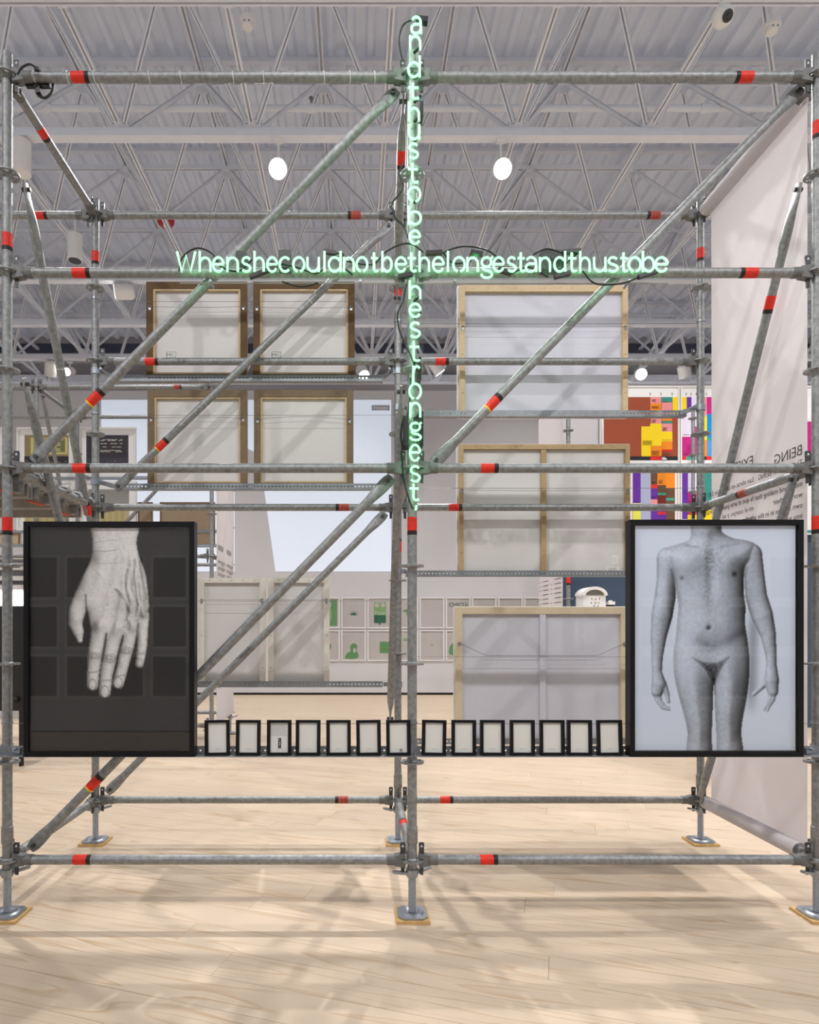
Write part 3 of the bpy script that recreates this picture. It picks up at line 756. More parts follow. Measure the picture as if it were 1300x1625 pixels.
def rect_sheet(name, rects, y, parent, step=.0004, loc=None):
    """rects: (x0, z0, x1, z1, rgb) layered towards the camera"""
    V, F, C = [], [], []
    for k, (x0, z0, x1, z1, c) in enumerate(rects):
        n = len(V); yy = y - step * k
        V += [(x0, yy, z0), (x1, yy, z0), (x1, yy, z1), (x0, yy, z1)]; F.append((n, n + 1, n + 2, n + 3)); C += [rgb(*c)] * 4
    return link(name, colour_mesh(name, V, F, C), parent, loc)
def capsule_h(X, Y, pts):
    """height field of a tapering limb through (x, y, r) points"""
    h = np.zeros_like(X)
    for (x0, y0, r0), (x1, y1, r1) in zip(pts[:-1], pts[1:]):
        dx, dy = x1 - x0, y1 - y0; t = np.clip(((X - x0) * dx + (Y - y0) * dy) / (dx * dx + dy * dy), 0, 1)
        r = r0 + (r1 - r0) * t; q = 1 - ((X - x0 - t * dx) ** 2 + (Y - y0 - t * dy) ** 2) / r ** 2
        h = np.maximum(h, np.sqrt(np.clip(q, 0, 1)) * r)
    return h
def poly_h(X, Y, poly, Rr):
    inside = np.zeros(X.shape, bool); dist = np.full(X.shape, 1e9)
    for (x0, y0), (x1, y1) in zip(poly, poly[1:] + poly[:1]):
        dx, dy = x1 - x0, y1 - y0; t = np.clip(((X - x0) * dx + (Y - y0) * dy) / (dx * dx + dy * dy + 1e-9), 0, 1)
        dist = np.minimum(dist, np.hypot(X - x0 - t * dx, Y - y0 - t * dy))
        if y1 != y0: inside ^= ((y0 > Y) != (y1 > Y)) & (X < dx * (Y - y0) / (dy if dy else 1e-9) + x0)
    q = 1 - np.clip(dist / Rr, 0, 1)
    return np.where(inside, np.sqrt(np.clip(1 - q * q, 0, 1)) * Rr, 0)
def blur(a, n=1):
    for _ in range(n):
        p = np.pad(a, 1, mode='edge'); a = (p[:-2, 1:-1] + p[2:, 1:-1] + p[1:-1, :-2] + p[1:-1, 2:] + 4 * a) / 8
    return a
def smooth(pts, n=4):
    """closed Catmull-Rom outline"""
    out = []; m = len(pts)
    for i in range(m):
        p0, p1, p2, p3 = (np.array(pts[(i + k) % m], float) for k in (-1, 0, 1, 2))
        for k in range(n):
            t = k / n; out.append(tuple(.5 * (2 * p1 + (p2 - p0) * t + (2 * p0 - 5 * p1 + 4 * p2 - p3) * t * t + (3 * p1 - p0 - 3 * p2 + p3) * t ** 3)))
    return out
def limb_line(X, Y, pts, wd):
    """soft mark along a polyline"""
    m = np.zeros_like(X)
    for (x0, y0), (x1, y1) in zip(pts[:-1], pts[1:]):
        dx, dy = x1 - x0, y1 - y0; t = np.clip(((X - x0) * dx + (Y - y0) * dy) / (dx * dx + dy * dy + 1e-9), 0, 1)
        m = np.maximum(m, np.exp(-(((X - x0 - t * dx) ** 2 + (Y - y0 - t * dy) ** 2) / wd ** 2)))
    return m
rng = np.random.default_rng(5)
def lit(h, lx, ly, lz, k=1.0):
    gy, gx = np.gradient(h); nz = 1 / np.sqrt(1 + (k * gx) ** 2 + (k * gy) ** 2)
    L = math.sqrt(lx * lx + ly * ly + lz * lz); return np.clip((-k * gx * lx - k * gy * ly + lz) * nz / L, 0, 1)
def fbm(shape, seed, octs):
    """smooth random texture, octaves given as cell sizes"""
    g = np.random.default_rng(seed); out = np.zeros(shape)
    for cell, amp in octs:
        n = g.normal(0, 1, (int(shape[0] / cell) + 3, int(shape[1] / cell) + 3))
        yy, xx = np.mgrid[0:shape[0], 0:shape[1]] / cell; i, j = yy.astype(int), xx.astype(int); u, v = yy - i, xx - j
        u, v = u * u * (3 - 2 * u), v * v * (3 - 2 * v)
        out += amp * (n[i, j] * (1 - u) * (1 - v) + n[i + 1, j] * u * (1 - v) + n[i, j + 1] * (1 - u) * v + n[i + 1, j + 1] * u * v)
    return out
def hand_print():
    Wd, H = 262, 374; X, Y = np.meshgrid(np.linspace(140, 893, Wd), np.linspace(98, 1172, H))
    s = 753 / Wd
    back = smooth([(428, 60), (640, 60), (641, 170), (655, 240), (684, 320), (698, 440), (697, 500), (668, 560), (640, 600), (600, 625), (560, 630), (500, 640), (440, 640), (424, 590), (412, 520), (402, 500), (372, 500), (346, 455), (352, 410), (385, 330), (415, 270), (430, 210), (428, 130)], 4)
    hb = poly_h(X, Y, back, 62)
    thumb = capsule_h(X, Y, [(385, 420, 38), (358, 500, 40), (350, 560, 32), (364, 600, 26), (371, 640, 13)])
    f1 = capsule_h(X, Y, [(468, 560, 42), (455, 640, 36), (441, 720, 33), (434, 800, 29), (431, 858, 27)])
    f2 = capsule_h(X, Y, [(548, 570, 42), (528, 650, 36), (511, 728, 35), (497, 810, 30), (489, 893, 28)])
    f3 = capsule_h(X, Y, [(622, 560, 38), (606, 630, 33), (592, 692, 31), (572, 780, 27), (553, 850, 27)])
    f4 = capsule_h(X, Y, [(676, 520, 26), (670, 600, 25), (668, 660, 25), (662, 720, 21), (655, 757, 19)])
    h = np.max(np.stack([hb * .6, thumb * .9, f1, f2, f3, f4]), 0); mask = blur((h > 1).astype(float), 1)
    relief = 0 * X                                     # tendons, veins and knuckles raised on the back of the hand
    for pts, wd, a in (([(560, 240), (520, 400), (480, 560)], 20, 4), ([(585, 230), (575, 400), (550, 570)], 18, 5), ([(612, 215), (622, 360), (618, 560)], 13, 6), ([(640, 230), (662, 380), (672, 520)], 12, 7), ([(604, 300), (598, 380), (612, 450), (600, 540)], 9, 6), ([(636, 300), (632, 400), (652, 470), (640, 540)], 9, 6),
                       ([(470, 330), (430, 430), (400, 470)], 22, 5), ([(545, 390), (590, 440), (612, 500)], 8, 4)): relief += a * limb_line(X, Y, pts, wd)
    for cx, cy, r, a in ((462, 575, 26, 8), (545, 590, 26, 8), (618, 575, 22, 7), (676, 500, 20, 6), (441, 720, 24, 4), (511, 728, 25, 4), (592, 692, 23, 4), (352, 540, 22, 4)): relief += a * np.exp(-((X - cx) ** 2 + (Y - cy) ** 2) / r ** 2)
    hh = blur(h, 2) / s + (relief + (.8 + 1.0 * (X > 560)) * fbm(X.shape, 3, ((14, .8), (5, .22)))) * mask * .62
    sh = .30 + .72 * lit(blur(hh, 1), .30, -.32, 1, .75)
    gl = lambda cx, cy, rx, ry: np.exp(-(((X - cx) / rx) ** 2 + ((Y - cy) / ry) ** 2))
    sh -= .20 * gl(447, 245, 22, 36) + .16 * gl(372, 370, 26, 80) + .16 * gl(448, 575, 16, 36) + .10 * gl(640, 500, 50, 60) + .06 * gl(560, 470, 60, 60) + .10 * gl(672, 300, 16, 90) + .10 * gl(685, 470, 18, 60)
    for pts, wd, a in (([(632, 250), (628, 330), (640, 420), (648, 470)], 5, .26), ([(590, 320), (588, 390), (602, 450)], 4, .22), ([(655, 260), (668, 340), (688, 440)], 5, .2), ([(548, 392), (582, 425)], 3, .2), ([(612, 450), (604, 520)], 4, .2),
                       ([(398, 420), (403, 495)], 4, .45), ([(432, 208), (500, 210), (545, 204)], 2, .28), ([(450, 270), (560, 268)], 2, .16), ([(440, 170), (520, 155), (550, 158)], 2, .14), ([(440, 300), (470, 330)], 2, .14),
                       ([(497, 610), (485, 690), (476, 740)], 5, .6), ([(577, 620), (562, 680), (548, 730)], 5, .55), ([(650, 560), (640, 640)], 6, .4), ([(536, 395), (560, 402)], 3, .15)):
        sh = sh * (1 - a * limb_line(X, Y, pts, wd))
    wob = 3 * fbm(X.shape, 9, ((7, 1),))
    for (cx, cy, rx, ry) in ((438, 717, 29, 20), (510, 726, 32, 23), (592, 690, 29, 19)):
        rr = np.sqrt(((X + wob - cx) / rx) ** 2 + ((Y + wob - cy) / ry) ** 2)
        for r0, wd, a in ((.98, .10, .26), (.68, .09, .24), (.38, .12, .30)): sh = sh * (1 - a * np.exp(-((rr - r0) / wd) ** 2))
        sh = sh * (1 - .18 * (rr < .8) * (np.sin(X * .75 + wob) > .55))
    for (cx, cy, rx) in ((436, 795, 22), (497, 835, 24), (562, 812, 20), (664, 705, 14)): sh = sh * (1 - .20 * limb_line(X, Y + .12 * (X - cx), [(cx - rx, cy), (cx + rx, cy)], 4))
    for (cx, cy, rx, ry) in ((431, 856, 17, 25), (490, 890, 18, 27), (552, 846, 19, 25), (655, 748, 11, 20)):
        rr = np.sqrt(((X - cx) / rx) ** 2 + ((Y - cy) / ry) ** 2); sh = np.where(rr < 1, np.maximum(sh, .80 + .12 * (Y - cy) / ry), sh); sh = sh * (1 - .30 * np.exp(-((rr - 1.06) / .12) ** 2))
    for cx, cy in ((502, 468), (582, 577), (600, 560)): sh = sh * (1 - .5 * np.exp(-((X - cx) ** 2 + (Y - cy) ** 2) / 9))
    sh = sh * (1 + .05 * blur(rng.normal(0, 1, X.shape), 1) + .02 * np.sin(Y * .55 + 2 * fbm(X.shape, 4, ((12, 1),))) * (Y < 330))
    skin = np.clip(sh, .05, 1.0) ** 1.0 * .92
    v = .175 * (1 - mask) + skin * mask
    return np.stack([v * 1.0, v * .998, v * 1.0], -1)
def torso_print():
    Wd, H = 262, 372; X, Y = np.meshgrid(np.linspace(437, 1197, Wd), np.linspace(90, 1168, H)); s = 760 / Wd
    body = smooth([(716, 60), (842, 60), (850, 118), (905, 148), (968, 160), (1012, 185), (1000, 260), (968, 290), (955, 330), (955, 420), (962, 480), (960, 560), (972, 640), (981, 740), (978, 830), (965, 930), (948, 1020), (942, 1090), (945, 1200), (838, 1200), (826, 1100), (820, 1000), (812, 850), (806, 1000), (802, 1100), (796, 1200), (690, 1200), (688, 1080), (672, 1000), (645, 900), (624, 800), (622, 700), (632, 630), (640, 540), (645, 470), (636, 410), (620, 340), (600, 300), (575, 240), (590, 196), (650, 176), (700, 150)], 4)
    hb = poly_h(X, Y, body, 120) * .62
    hb0, hb = hb, blur(hb, 26)
    la = capsule_h(X, Y, [(596, 245, 52), (590, 340, 46), (583, 430, 50), (568, 520, 50), (552, 620, 38), (545, 720, 27), (543, 800, 24)])
    ra = capsule_h(X, Y, [(990, 225, 50), (1003, 330, 48), (1012, 430, 52), (1040, 520, 52), (1068, 610, 38), (1082, 710, 26), (1084, 770, 25)])
    cp = lambda *p: capsule_h(X, Y, list(p))
    lh = np.max(np.stack([cp((545, 800, 26), (553, 850, 35), (545, 885, 28)), cp((572, 845, 18), (590, 890, 13), (598, 935, 9)), cp((534, 885, 15), (548, 930, 12), (572, 962, 10), (602, 972, 7)), cp((548, 890, 13), (562, 935, 10), (586, 960, 8), (600, 962, 6))]), 0)
    rh = np.max(np.stack([cp((1084, 770, 27), (1084, 830, 36), (1090, 885, 26)), cp((1064, 835, 20), (1030, 870, 13), (1000, 898, 10)), cp((1098, 880, 14), (1090, 925, 12), (1072, 955, 9), (1064, 978, 7)), cp((1084, 885, 14), (1074, 930, 12), (1058, 955, 9), (1050, 972, 7))]), 0)
    h = np.max(np.stack([hb, la * .85, ra * .85, lh * .8, rh * .8]), 0); mask = blur(((hb0 > 1) | (np.max(np.stack([la, ra, lh, rh]), 0) > 1)).astype(float), 1); h = h * (mask > .02)
    G = lambda cx, cy, rx, ry: np.exp(-(((X - cx) / rx) ** 2 + ((Y - cy) / ry) ** 2))
    soft = 16 * G(690, 270, 75, 70) + 16 * G(880, 262, 75, 70) + 14 * G(800, 560, 110, 90) - 8 * G(800, 330, 22, 130) + 10 * G(720, 860, 60, 160) + 10 * G(895, 860, 60, 160) - 6 * G(790, 582, 12, 12) + 6 * G(730, 1100, 34, 34) + 6 * G(890, 1090, 34, 34)
    hh = blur(h, 4) / s + soft * .45 + .16 * fbm(X.shape, 6, ((20, 1), (8, .2)))
    sh = .16 + .72 * lit(blur(hh, 1), -.45, -.42, 1, .95)
    sh -= .10 * G(780, 125, 60, 34) + .07 * G(800, 230, 40, 60) + .06 * G(860, 620, 80, 44) + .10 * G(930, 420, 34, 120) + .06 * G(800, 470, 120, 60)
    sh -= .16 * G(612, 430, 20, 120) + .10 * G(985, 420, 26, 130) + .07 * G(572, 545, 22, 40) + .08 * G(720, 1080, 40, 50) + .10 * G(900, 1050, 50, 70) + .08 * G(920, 860, 40, 120)
    sh -= .28 * G(662, 340, 10, 11) + .34 * G(908, 321, 11, 12) + .40 * G(789, 582, 10, 8) + .10 * G(788, 566, 8, 14) + .12 * limb_line(X, Y, [(740, 640), (800, 668), (860, 650), (940, 600)], 22)
    hair = .5 + .5 * np.clip(fbm(X.shape, 12, ((3, 1),)) + blur(rng.normal(0, 1, X.shape), 0) * .6, -1, 1)
    sh -= .16 * hair * (G(800, 235, 75, 70) + .6 * G(790, 400, 26, 110) + .5 * G(790, 680, 40, 50) + .35 * G(730, 1000, 60, 150) + .35 * G(890, 1000, 60, 150) + .3 * G(550, 680, 24, 80) + .3 * G(1075, 660, 24, 80))
    # dark body hair where the legs meet
    tri = poly_h(X, Y, smooth([(700, 715), (765, 742), (830, 742), (890, 712), (855, 768), (822, 832), (800, 832), (765, 775)], 3), 26) / 26
    sh -= .42 * blur(np.clip(tri, 0, 1), 5) * (1 + .35 * blur(rng.normal(0, 1, X.shape), 1)) + .34 * limb_line(X, Y, [(812, 830), (812, 960), (816, 1168)], 8)
    sh -= .14 * limb_line(X, Y, [(680, 184), (740, 192)], 5) + .12 * limb_line(X, Y, [(612, 300), (630, 350), (632, 430)], 8) + .14 * limb_line(X, Y, [(968, 290), (956, 330), (954, 400)], 8) + .08 * limb_line(X, Y, [(850, 190), (930, 175)], 6)
    sh = sh * (1 + .035 * blur(rng.normal(0, 1, X.shape), 1) + .018 * fbm(X.shape, 8, ((4, 1),)))
    bg = .90 + .02 * (900 - Y) / 900 - .25 * np.exp(-((X - (1000 - (Y - 560) * .03)) / 26) ** 2) * np.clip((Y - 430) / 150, 0, 1) * np.clip((1010 - Y) / 120, 0, 1) * (Y > 430)
    v = blur(bg, 2) * (1 - mask) + np.clip(sh * 1.06, .06, 1) * .95 * mask
    return np.stack([v * .925, v * .975, v * 1.06], -1)
def big_frame(name, label, px0, px1, py0, py1, d, bw, img, inner, yback):
    x0, x1, z1, z0 = XX(px0, d), XX(px1, d), ZZ(py0, d), zf + .003
    y = d + CAMY
    t = thing(name, label, 'framed photograph', ((x0 + x1) / 2, (y + yback) / 2, z0)); e = .0005
    for g in (box(x0, y, z0, x0 + bw, yback, z1), box(x1 - bw, y, z0, x1, yback, z1), box(x0 + bw + e, y, z1 - bw, x1 - bw - e, yback, z1), box(x0 + bw + e, y, z0, x1 - bw - e, yback, z0 + bw)): part('frame_bar', [g], black_m, t)
    part('backing_board', [box(x0 + bw * .5, yback - .008, z0 + bw * .5, x1 - bw * .5, yback - .002, z1 - bw * .5)], dark_m, t)
    ys = y + .020
    ix0, ix1, iz1, iz0 = x0 + bw + inner, x1 - bw - inner, z1 - bw - inner, z0 + bw + inner
    raster_sheet('print', img, ix0, iz0, ix1, iz1, ys, t)
    for g in (box(x0 + bw, ys - .002, iz0, ix0, ys + .004, iz1), box(ix1, ys - .002, iz0, x1 - bw, ys + .004, iz1), box(x0 + bw, ys - .002, iz1, x1 - bw, ys + .004, z1 - bw), box(x0 + bw, ys - .002, z0 + bw, x1 - bw, ys + .004, iz0)):
        part('spacer', [g], black_m, t)
    part('glass', [box(x0 + bw, y + .009, z0 + bw, x1 - bw, y + .011, z1 - bw)], glass_m, t)
    return t
DFR = 3.125
big_frame('framed_photograph', 'large black-framed black and white photograph of a hand hanging down on black', 37, 308.5, 827.5, 1203, DFR, .024, hand_print(), .006, -.036)
big_frame('framed_photograph', 'large black-framed blue-grey photograph of a bare headless torso on white', 1000.5, 1276, 824.5, 1202, DFR, .024, torso_print(), .004, -.036)

# the fourteen small frames on the front rail
SF = [(324.8, 364.7, -1.0), (373.8, 413, .2), (423.3, 462.3, 0), (469, 508.4, .2), (518, 557, -.3), (566, 605, -.8), (613.5, 652, -.5), (669.3, 708, 1.3), (716.9, 756, .4), (762.4, 801.7, .3), (810, 849.5, .2), (857.5, 897, .2), (901, 940.6, .3), (948.8, 989, -.4)]
LB = ['small black frame with a blank page standing closest to the hand photograph', 'second small black frame from the hand photograph, blank page', 'small black frame whose page carries text and a tiny dark picture', 'small black frame with a blank page just past the one with a tiny picture',
      'fifth small black frame from the hand photograph, blank page', 'sixth small black frame from the hand photograph, blank page', 'small black frame with a blank page partly covering the middle standard', 'small tilted black frame with a blank page just past the middle standard',
      'second small black frame past the middle standard towards the torso photograph', 'third small black frame past the middle standard, glass reflecting bluish', 'fourth small black frame past the middle standard, in front of the birch canvas', 'third small black frame from the torso photograph',
      'second small black frame from the torso photograph, bluish page', 'small black frame standing closest to the torso photograph']
for i, (a, b, rz) in enumerate(SF):
    d = 3.155; wd = (b - a) * d / FPX; ht = .176; xc = XX((a + b) / 2, d)
    t = thing('picture_frame', LB[i], 'picture frame', (xc, d + CAMY + .008, zf + .0032), 'small black frames on the front rail')
    t.rotation_euler = (-2.5 * D2R, rz * D2R, 0)
    h2, bw = wd / 2, .0135
    def sub(name, g, m, par=t):
        o = bpy.data.objects.new(name, mesh(name, g, m)); COL.objects.link(o); o.parent = par; return o
    for g in (box(-h2, -.008, 0, -h2 + bw, .008, ht), box(h2 - bw, -.008, 0, h2, .008, ht), box(-h2 + bw, -.008, ht - bw, h2 - bw, .008, ht), box(-h2 + bw, -.008, 0, h2 - bw, .008, bw)): sub('frame_bar', [g], black_m)
    for g in (box(-h2 + bw, -.005, bw, -h2 + bw + .004, .006, ht - bw), box(h2 - bw - .004, -.005, bw, h2 - bw, .006, ht - bw)): sub('frame_rebate', [g], blackw)
    pg = sub('page', [box(-h2 + bw, .002, bw, h2 - bw, .005, ht - bw)], paper_m)
    sub('caption_line', [box(-.014, .0012, .030, .016, .0019, .0312)], inkl)
    if i == 2:
        sub('text_line', [box(-.042, .0012, .098 + k * .0065, .040 - (k % 3) * .006, .0019, .0995 + k * .0065) for k in range(9)], inkl)
        sub('small_picture', [box(-.012, .001, .034, .014, .0019, .088)], mount_m)
        sub('picture_image', [(box(-.006, .0004, .036, .010, .0010, .086), 0), (box(-.001, .0000, .048, .006, .0004, .068), 1), (box(-.004, .0000, .074, .002, .0004, .082), 1)], [dark_m, inkl])
    sub('glass', [box(-h2 + bw, -.003, bw, h2 - bw, -.002, ht - bw)], glass_m)

# ------------------------------------------------------------------ neon signs
def arc(cx, cy, rx, ry, a0, a1, n=12): return [(cx + rx * math.cos((a0 + (a1 - a0) * i / n) * D2R), cy + ry * math.sin((a0 + (a1 - a0) * i / n) * D2R)) for i in range(n + 1)]
AS = 1.42
GL = {
 'W': [[(0, AS), (.26, 0), (.5, 1.15), (.74, 0), (1, AS)]],
 'h': [[(0, AS), (0, 0)], [(0, .55)] + arc(.5, .52, .5, .46, 160, 0, 10) + [(1, 0)]],
 'e': [[(.06, .52), (.96, .52)] + arc(.5, .5, .48, .5, 5, 325, 20)],
 'n': [[(0, 1), (0, 0)], [(0, .55)] + arc(.5, .52, .5, .46, 160, 0, 10) + [(1, 0)]],
 's': [arc(.5, .74, .42, .26, 30, 200, 10) + [(.3, .55), (.7, .45)] + arc(.5, .26, .45, .26, 20, -150, 10)],
 'c': [arc(.5, .5, .5, .5, 45, 315, 18)],
 'o': [arc(.5, .5, .5, .5, -75, 255, 24)],
 'u': [[(0, 1), (0, .45)] + arc(.5, .45, .5, .44, 180, 350, 10), [(1, 1), (1, 0)]],
 'l': [[(.5, AS), (.5, 0)]],
 'd': [[(1, .74)] + arc(.48, .5, .48, .5, 50, 310, 18) + [(1, .26)], [(1, AS), (1, .12), (1, 0)]],
 't': [[(.42, 1.32), (.42, .3)] + arc(.68, .28, .26, .26, 180, 275, 6) + [(1, .06)], [(0, .95), (.95, .93)]],
 'b': [[(0, AS), (0, 0)], [(0, .72)] + arc(.52, .5, .48, .5, 130, -130, 18) + [(0, .28)]],
 'g': [arc(.45, .66, .42, .33, 60, 400, 20) + [(1.0, 1.02)], [(.3, .36), (.12, .22), (.3, .10), (.75, .04)] + arc(.48, -.20, .46, .24, 60, -185, 14)],
 'a': [arc(.5, .68, .42, .32, 150, 0, 10) + [(.94, .5), (.96, 0)], [(.94, .56), (.45, .56)] + arc(.42, .28, .38, .28, 90, 270, 10) + [(.7, .04), (.94, .22)]],
 'r': [[(0, 1), (0, 0)], [(0, .6)] + arc(.55, .55, .52, .44, 160, 50, 8)],
 ',': [[(.55, .2), (.5, -.1), (.42, -.3)]],
}
DN = 3.055
def letter_part(sign, ch, px0, px1, base, xh):
    g = []
    wv = (px1 - px0)
    for st in GL[ch]:
        pts = [P(px0 + u * wv, base - v * xh, DN) for u, v in st]
        g.append(sweep(pts, .0056, 8))
    o = part('neon_letter', g, neon_m, sign)
    # electrode stubs that hold the tube to the sheet
    p = P(px0 + GL[ch][0][-1][0] * wv, base - GL[ch][0][-1][1] * xh, DN)
    part('tube_support', [tube(p, p + Vector((0, .026, 0)), .004, 8)], acrylic, o)
    return o
def cord_part(sign, pts, r=.005, name='cord'):
    q = [Vector(p) for p in pts]; out = []
    for i in range(len(q) - 1):
        p0, p1, p2, p3 = q[max(i - 1, 0)], q[i], q[i + 1], q[min(i + 2, len(q) - 1)]
        for k in range(6):
            t = k / 6; out.append(.5 * (2 * p1 + (p2 - p0) * t + (2 * p0 - 5 * p1 + 4 * p2 - p3) * t * t + (3 * p1 - p0 - 3 * p2 + p3) * t ** 3))
    out.append(q[-1]); return part(name, [sweep(out, r, 8)], cable_m, sign)
DP = 3.085
hs = thing('neon_sign', 'horizontal green neon lettering on clear acrylic, along the scaffold\'s upper ledger', 'neon sign', P(672, 449, DP))
part('acrylic_sheet', [box(XX(285, DP), DP + CAMY, ZZ(449, DP), XX(1061, DP), DP + CAMY + .005, ZZ(398, DP))], acrylic, hs)
part('sheet_edge', [box(XX(285, DP), DP + CAMY - .0005, ZZ(449.6, DP), XX(1061, DP), DP + CAMY + .0055, ZZ(448.6, DP))], inkl, hs)
HX = [(281, 310), (317, 334), (338, 355), (361, 377.5), (384, 398), (404, 418.5), (424, 440), (444, 461), (465.5, 483), (488, 506), (510, 520), (522, 540.6), (546, 561.5), (566, 583), (589, 600), (607, 621.5), (628, 645), (647, 661), (666, 681), (687, 704.6), (706, 716), (719.5, 737.7), (742, 758.5), (764, 782), (783, 800), (805.5, 819), (822, 833), (834, 852), (857, 873), (880, 897), (902, 915), (921, 936), (943, 961), (965, 981), (985, 996), (998, 1017), (1020.5, 1038), (1040, 1060)]
for ch, (a, b) in zip('Whenshecouldnotbethelongestandthustobe', HX): letter_part(hs, ch, a, b, 431, 22.5 if ch != 'W' else 22)
YT = 3.15
def conn(sign, a, b, w_=.022):
    part('plug_connector', [bar(a, b, w_, w_ * .8)], blackw, sign, 'black moulded connector')
for a, b in (((396, 440), (413, 434)), ((412, 434), (440, 424)), ((513, 399), (533, 402)), ((893, 401), (921, 398)), ((746, 400), (766, 404)), ((880, 440), (905, 433)), ((1013, 440), (1044, 430)), ((790, 428), (812, 434)), ((632, 440), (655, 435)), ((676, 402), (702, 401))):
    conn(hs, P(*a, DP - .018), P(*b, DP - .018))
for (x0, y0, x1, y1) in ((857, 402, 893, 432), (443, 402, 462, 430), (376, 404, 392, 420)):
    part('transformer', [box(XX(x0, DP + .05), DP + CAMY + .02, ZZ(y1, DP + .05), XX(x1, DP + .05), DP + CAMY + .075, ZZ(y0, DP + .05))], blackw, hs, 'small black transformer box')
def pth(*q): return [P(a, b, DP - .010) for a, b in q]
for q in (((284, 430), (290, 408), (312, 394), (336, 402), (352, 424), (380, 430), (400, 412)), ((430, 416), (470, 424), (500, 434), (512, 428)), ((533, 402), (545, 404), (542, 420), (560, 436)), ((548, 414), (590, 420), (612, 400), (636, 388), (655, 388), (672, 400)), ((700, 402), (735, 391), (775, 398), (800, 420)),
          ((846, 404), (868, 395), (893, 402)), ((921, 399), (905, 412), (890, 430)), ((925, 430), (945, 450), (985, 450), (1020, 438), (1050, 430)), ((448, 447), (478, 455), (505, 449)), ((704, 402), (720, 418), (748, 414)), ((812, 434), (840, 424), (870, 440))): cord_part(hs, pth(*q), .0042)
for (px, b) in ((334, 430), (572, 430), (722, 430), (999, 430)):
    p = P(px, 446, DP); part('standoff', [tube(p - Vector((0, .006, 0)), p + Vector((0, .06, 0)), .007, 10)], galv_l, hs)
vsn = thing('neon_sign', 'upright green neon lettering running down the middle standard of the scaffold', 'neon sign', P(658, 812, DP))
for y0, y1 in ((24, 394), (446, 812)):
    part('acrylic_sheet', [box(XX(643, DP), DP + CAMY + .008, ZZ(y1, DP), XX(673, DP), DP + CAMY + .012, ZZ(y0, DP))], acrylic, vsn)
VXP = [('a', 652.5, 669, 53, 26), ('n', 651, 667, 79, 22), ('d', 648, 666, 122, 23), ('t', 648, 665, 157, 19), ('h', 649, 665, 192, 21), ('u', 649, 665.5, 221, 23), ('s', 649, 664, 251, 23), ('t', 648, 664, 290, 23), ('o', 648, 667, 320, 23), ('b', 649, 668, 356, 20), ('e', 650, 667, 387, 21),
       ('h', 650.5, 667, 474, 20), ('e', 650, 668, 503, 21), ('s', 651, 667, 535, 23), ('t', 650, 666, 573, 24), ('r', 656, 667, 610, 29), ('o', 650, 668, 633, 24), ('n', 651.5, 667, 662, 23), ('g', 651, 669, 690, 19), ('e', 650.5, 667, 731, 25), ('s', 651, 667, 764, 24), ('t', 650, 665, 794, 20), (',', 656, 665, 805, 15)]
for ch, a, b, base, xh in VXP: letter_part(vsn, ch, a, b, base, xh)
for (x0, y0, x1, y1) in ((639, 663, 648, 710), (662, 656, 671, 709), (666, 168, 671, 190), (662, 580, 668, 605)):
    part('transformer', [box(XX(x0, DP + .06), DP + CAMY + .03, ZZ(y1, DP + .06), XX(x1, DP + .06), DP + CAMY + .10, ZZ(y0, DP + .06))], blackw, vsn, 'narrow black transformer box')
conn(vsn, P(660, 32, DP + .03), P(679, 34, DP + .03), .03)
for q in (((656, 31), (640, 40), (634, 62), (636, 84), (640, 98)), ((641, 258), (634, 275), (640, 296), (632, 310), (622, 325), (628, 346), (640, 358), (648, 378)), ((646, 448), (640, 475), (631, 500), (636, 530), (650, 560), (662, 590)), ((652, 600), (650, 640), (646, 665), (640, 700), (638, 720), (641, 760), (650, 795), (656, 808)),
          ((640, 664), (636, 690), (640, 712), (648, 712))): cord_part(vsn, [P(a, b, DP + .05) for a, b in q], .0045)
for py in (77, 118, 156, 187, 218, 316, 472, 500, 571, 660): 
    p = P(664, py, DN + .01); part('blacked_out_bend', [sweep([p + Vector((.01, 0, .012)), p, p + Vector((-.022, .01, -.014))], .0066, 8)], dark_m, vsn)
# the signs' own light
glow = [P(300 + i * 41, 428, DP + .045) for i in range(19)] + [P(656, py, DP + .045) for py in range(45, 390, 34)] + [P(656, py, DP + .045) for py in range(470, 800, 34)]
for q in glow:
    l = bpy.data.lights.new('neon_glow', 'POINT'); l.energy = .075; l.color = (.10, 1, .30); l.shadow_soft_size = .012
    o = bpy.data.objects.new('neon_glow', l); COL.objects.link(o); o.location = q

# loose cord and tape at the top corner
cc = thing('power_cord', 'black power cord with plug looped around the scaffold\'s upper corner', 'cord', P(50, 130, 3.2))
cord_part(cc, [P(a, b, 3.16) for a, b in ((28, 118), (34, 108), (46, 102), (55, 106), (60, 112))], .005)
cord_part(cc, [P(a, b, 3.24) for a, b in ((84, 132), (82, 146), (72, 155), (62, 152), (60, 140))], .006)
part('plug_connector', [bar(P(56, 110, 3.2), P(63, 112, 3.2), .022, .02), bar(P(60, 135, 3.24), P(62, 150, 3.24), .03, .026), bar(P(42, 136, 3.24), P(80, 136, 3.24), .02, .02)], blackw, cc)

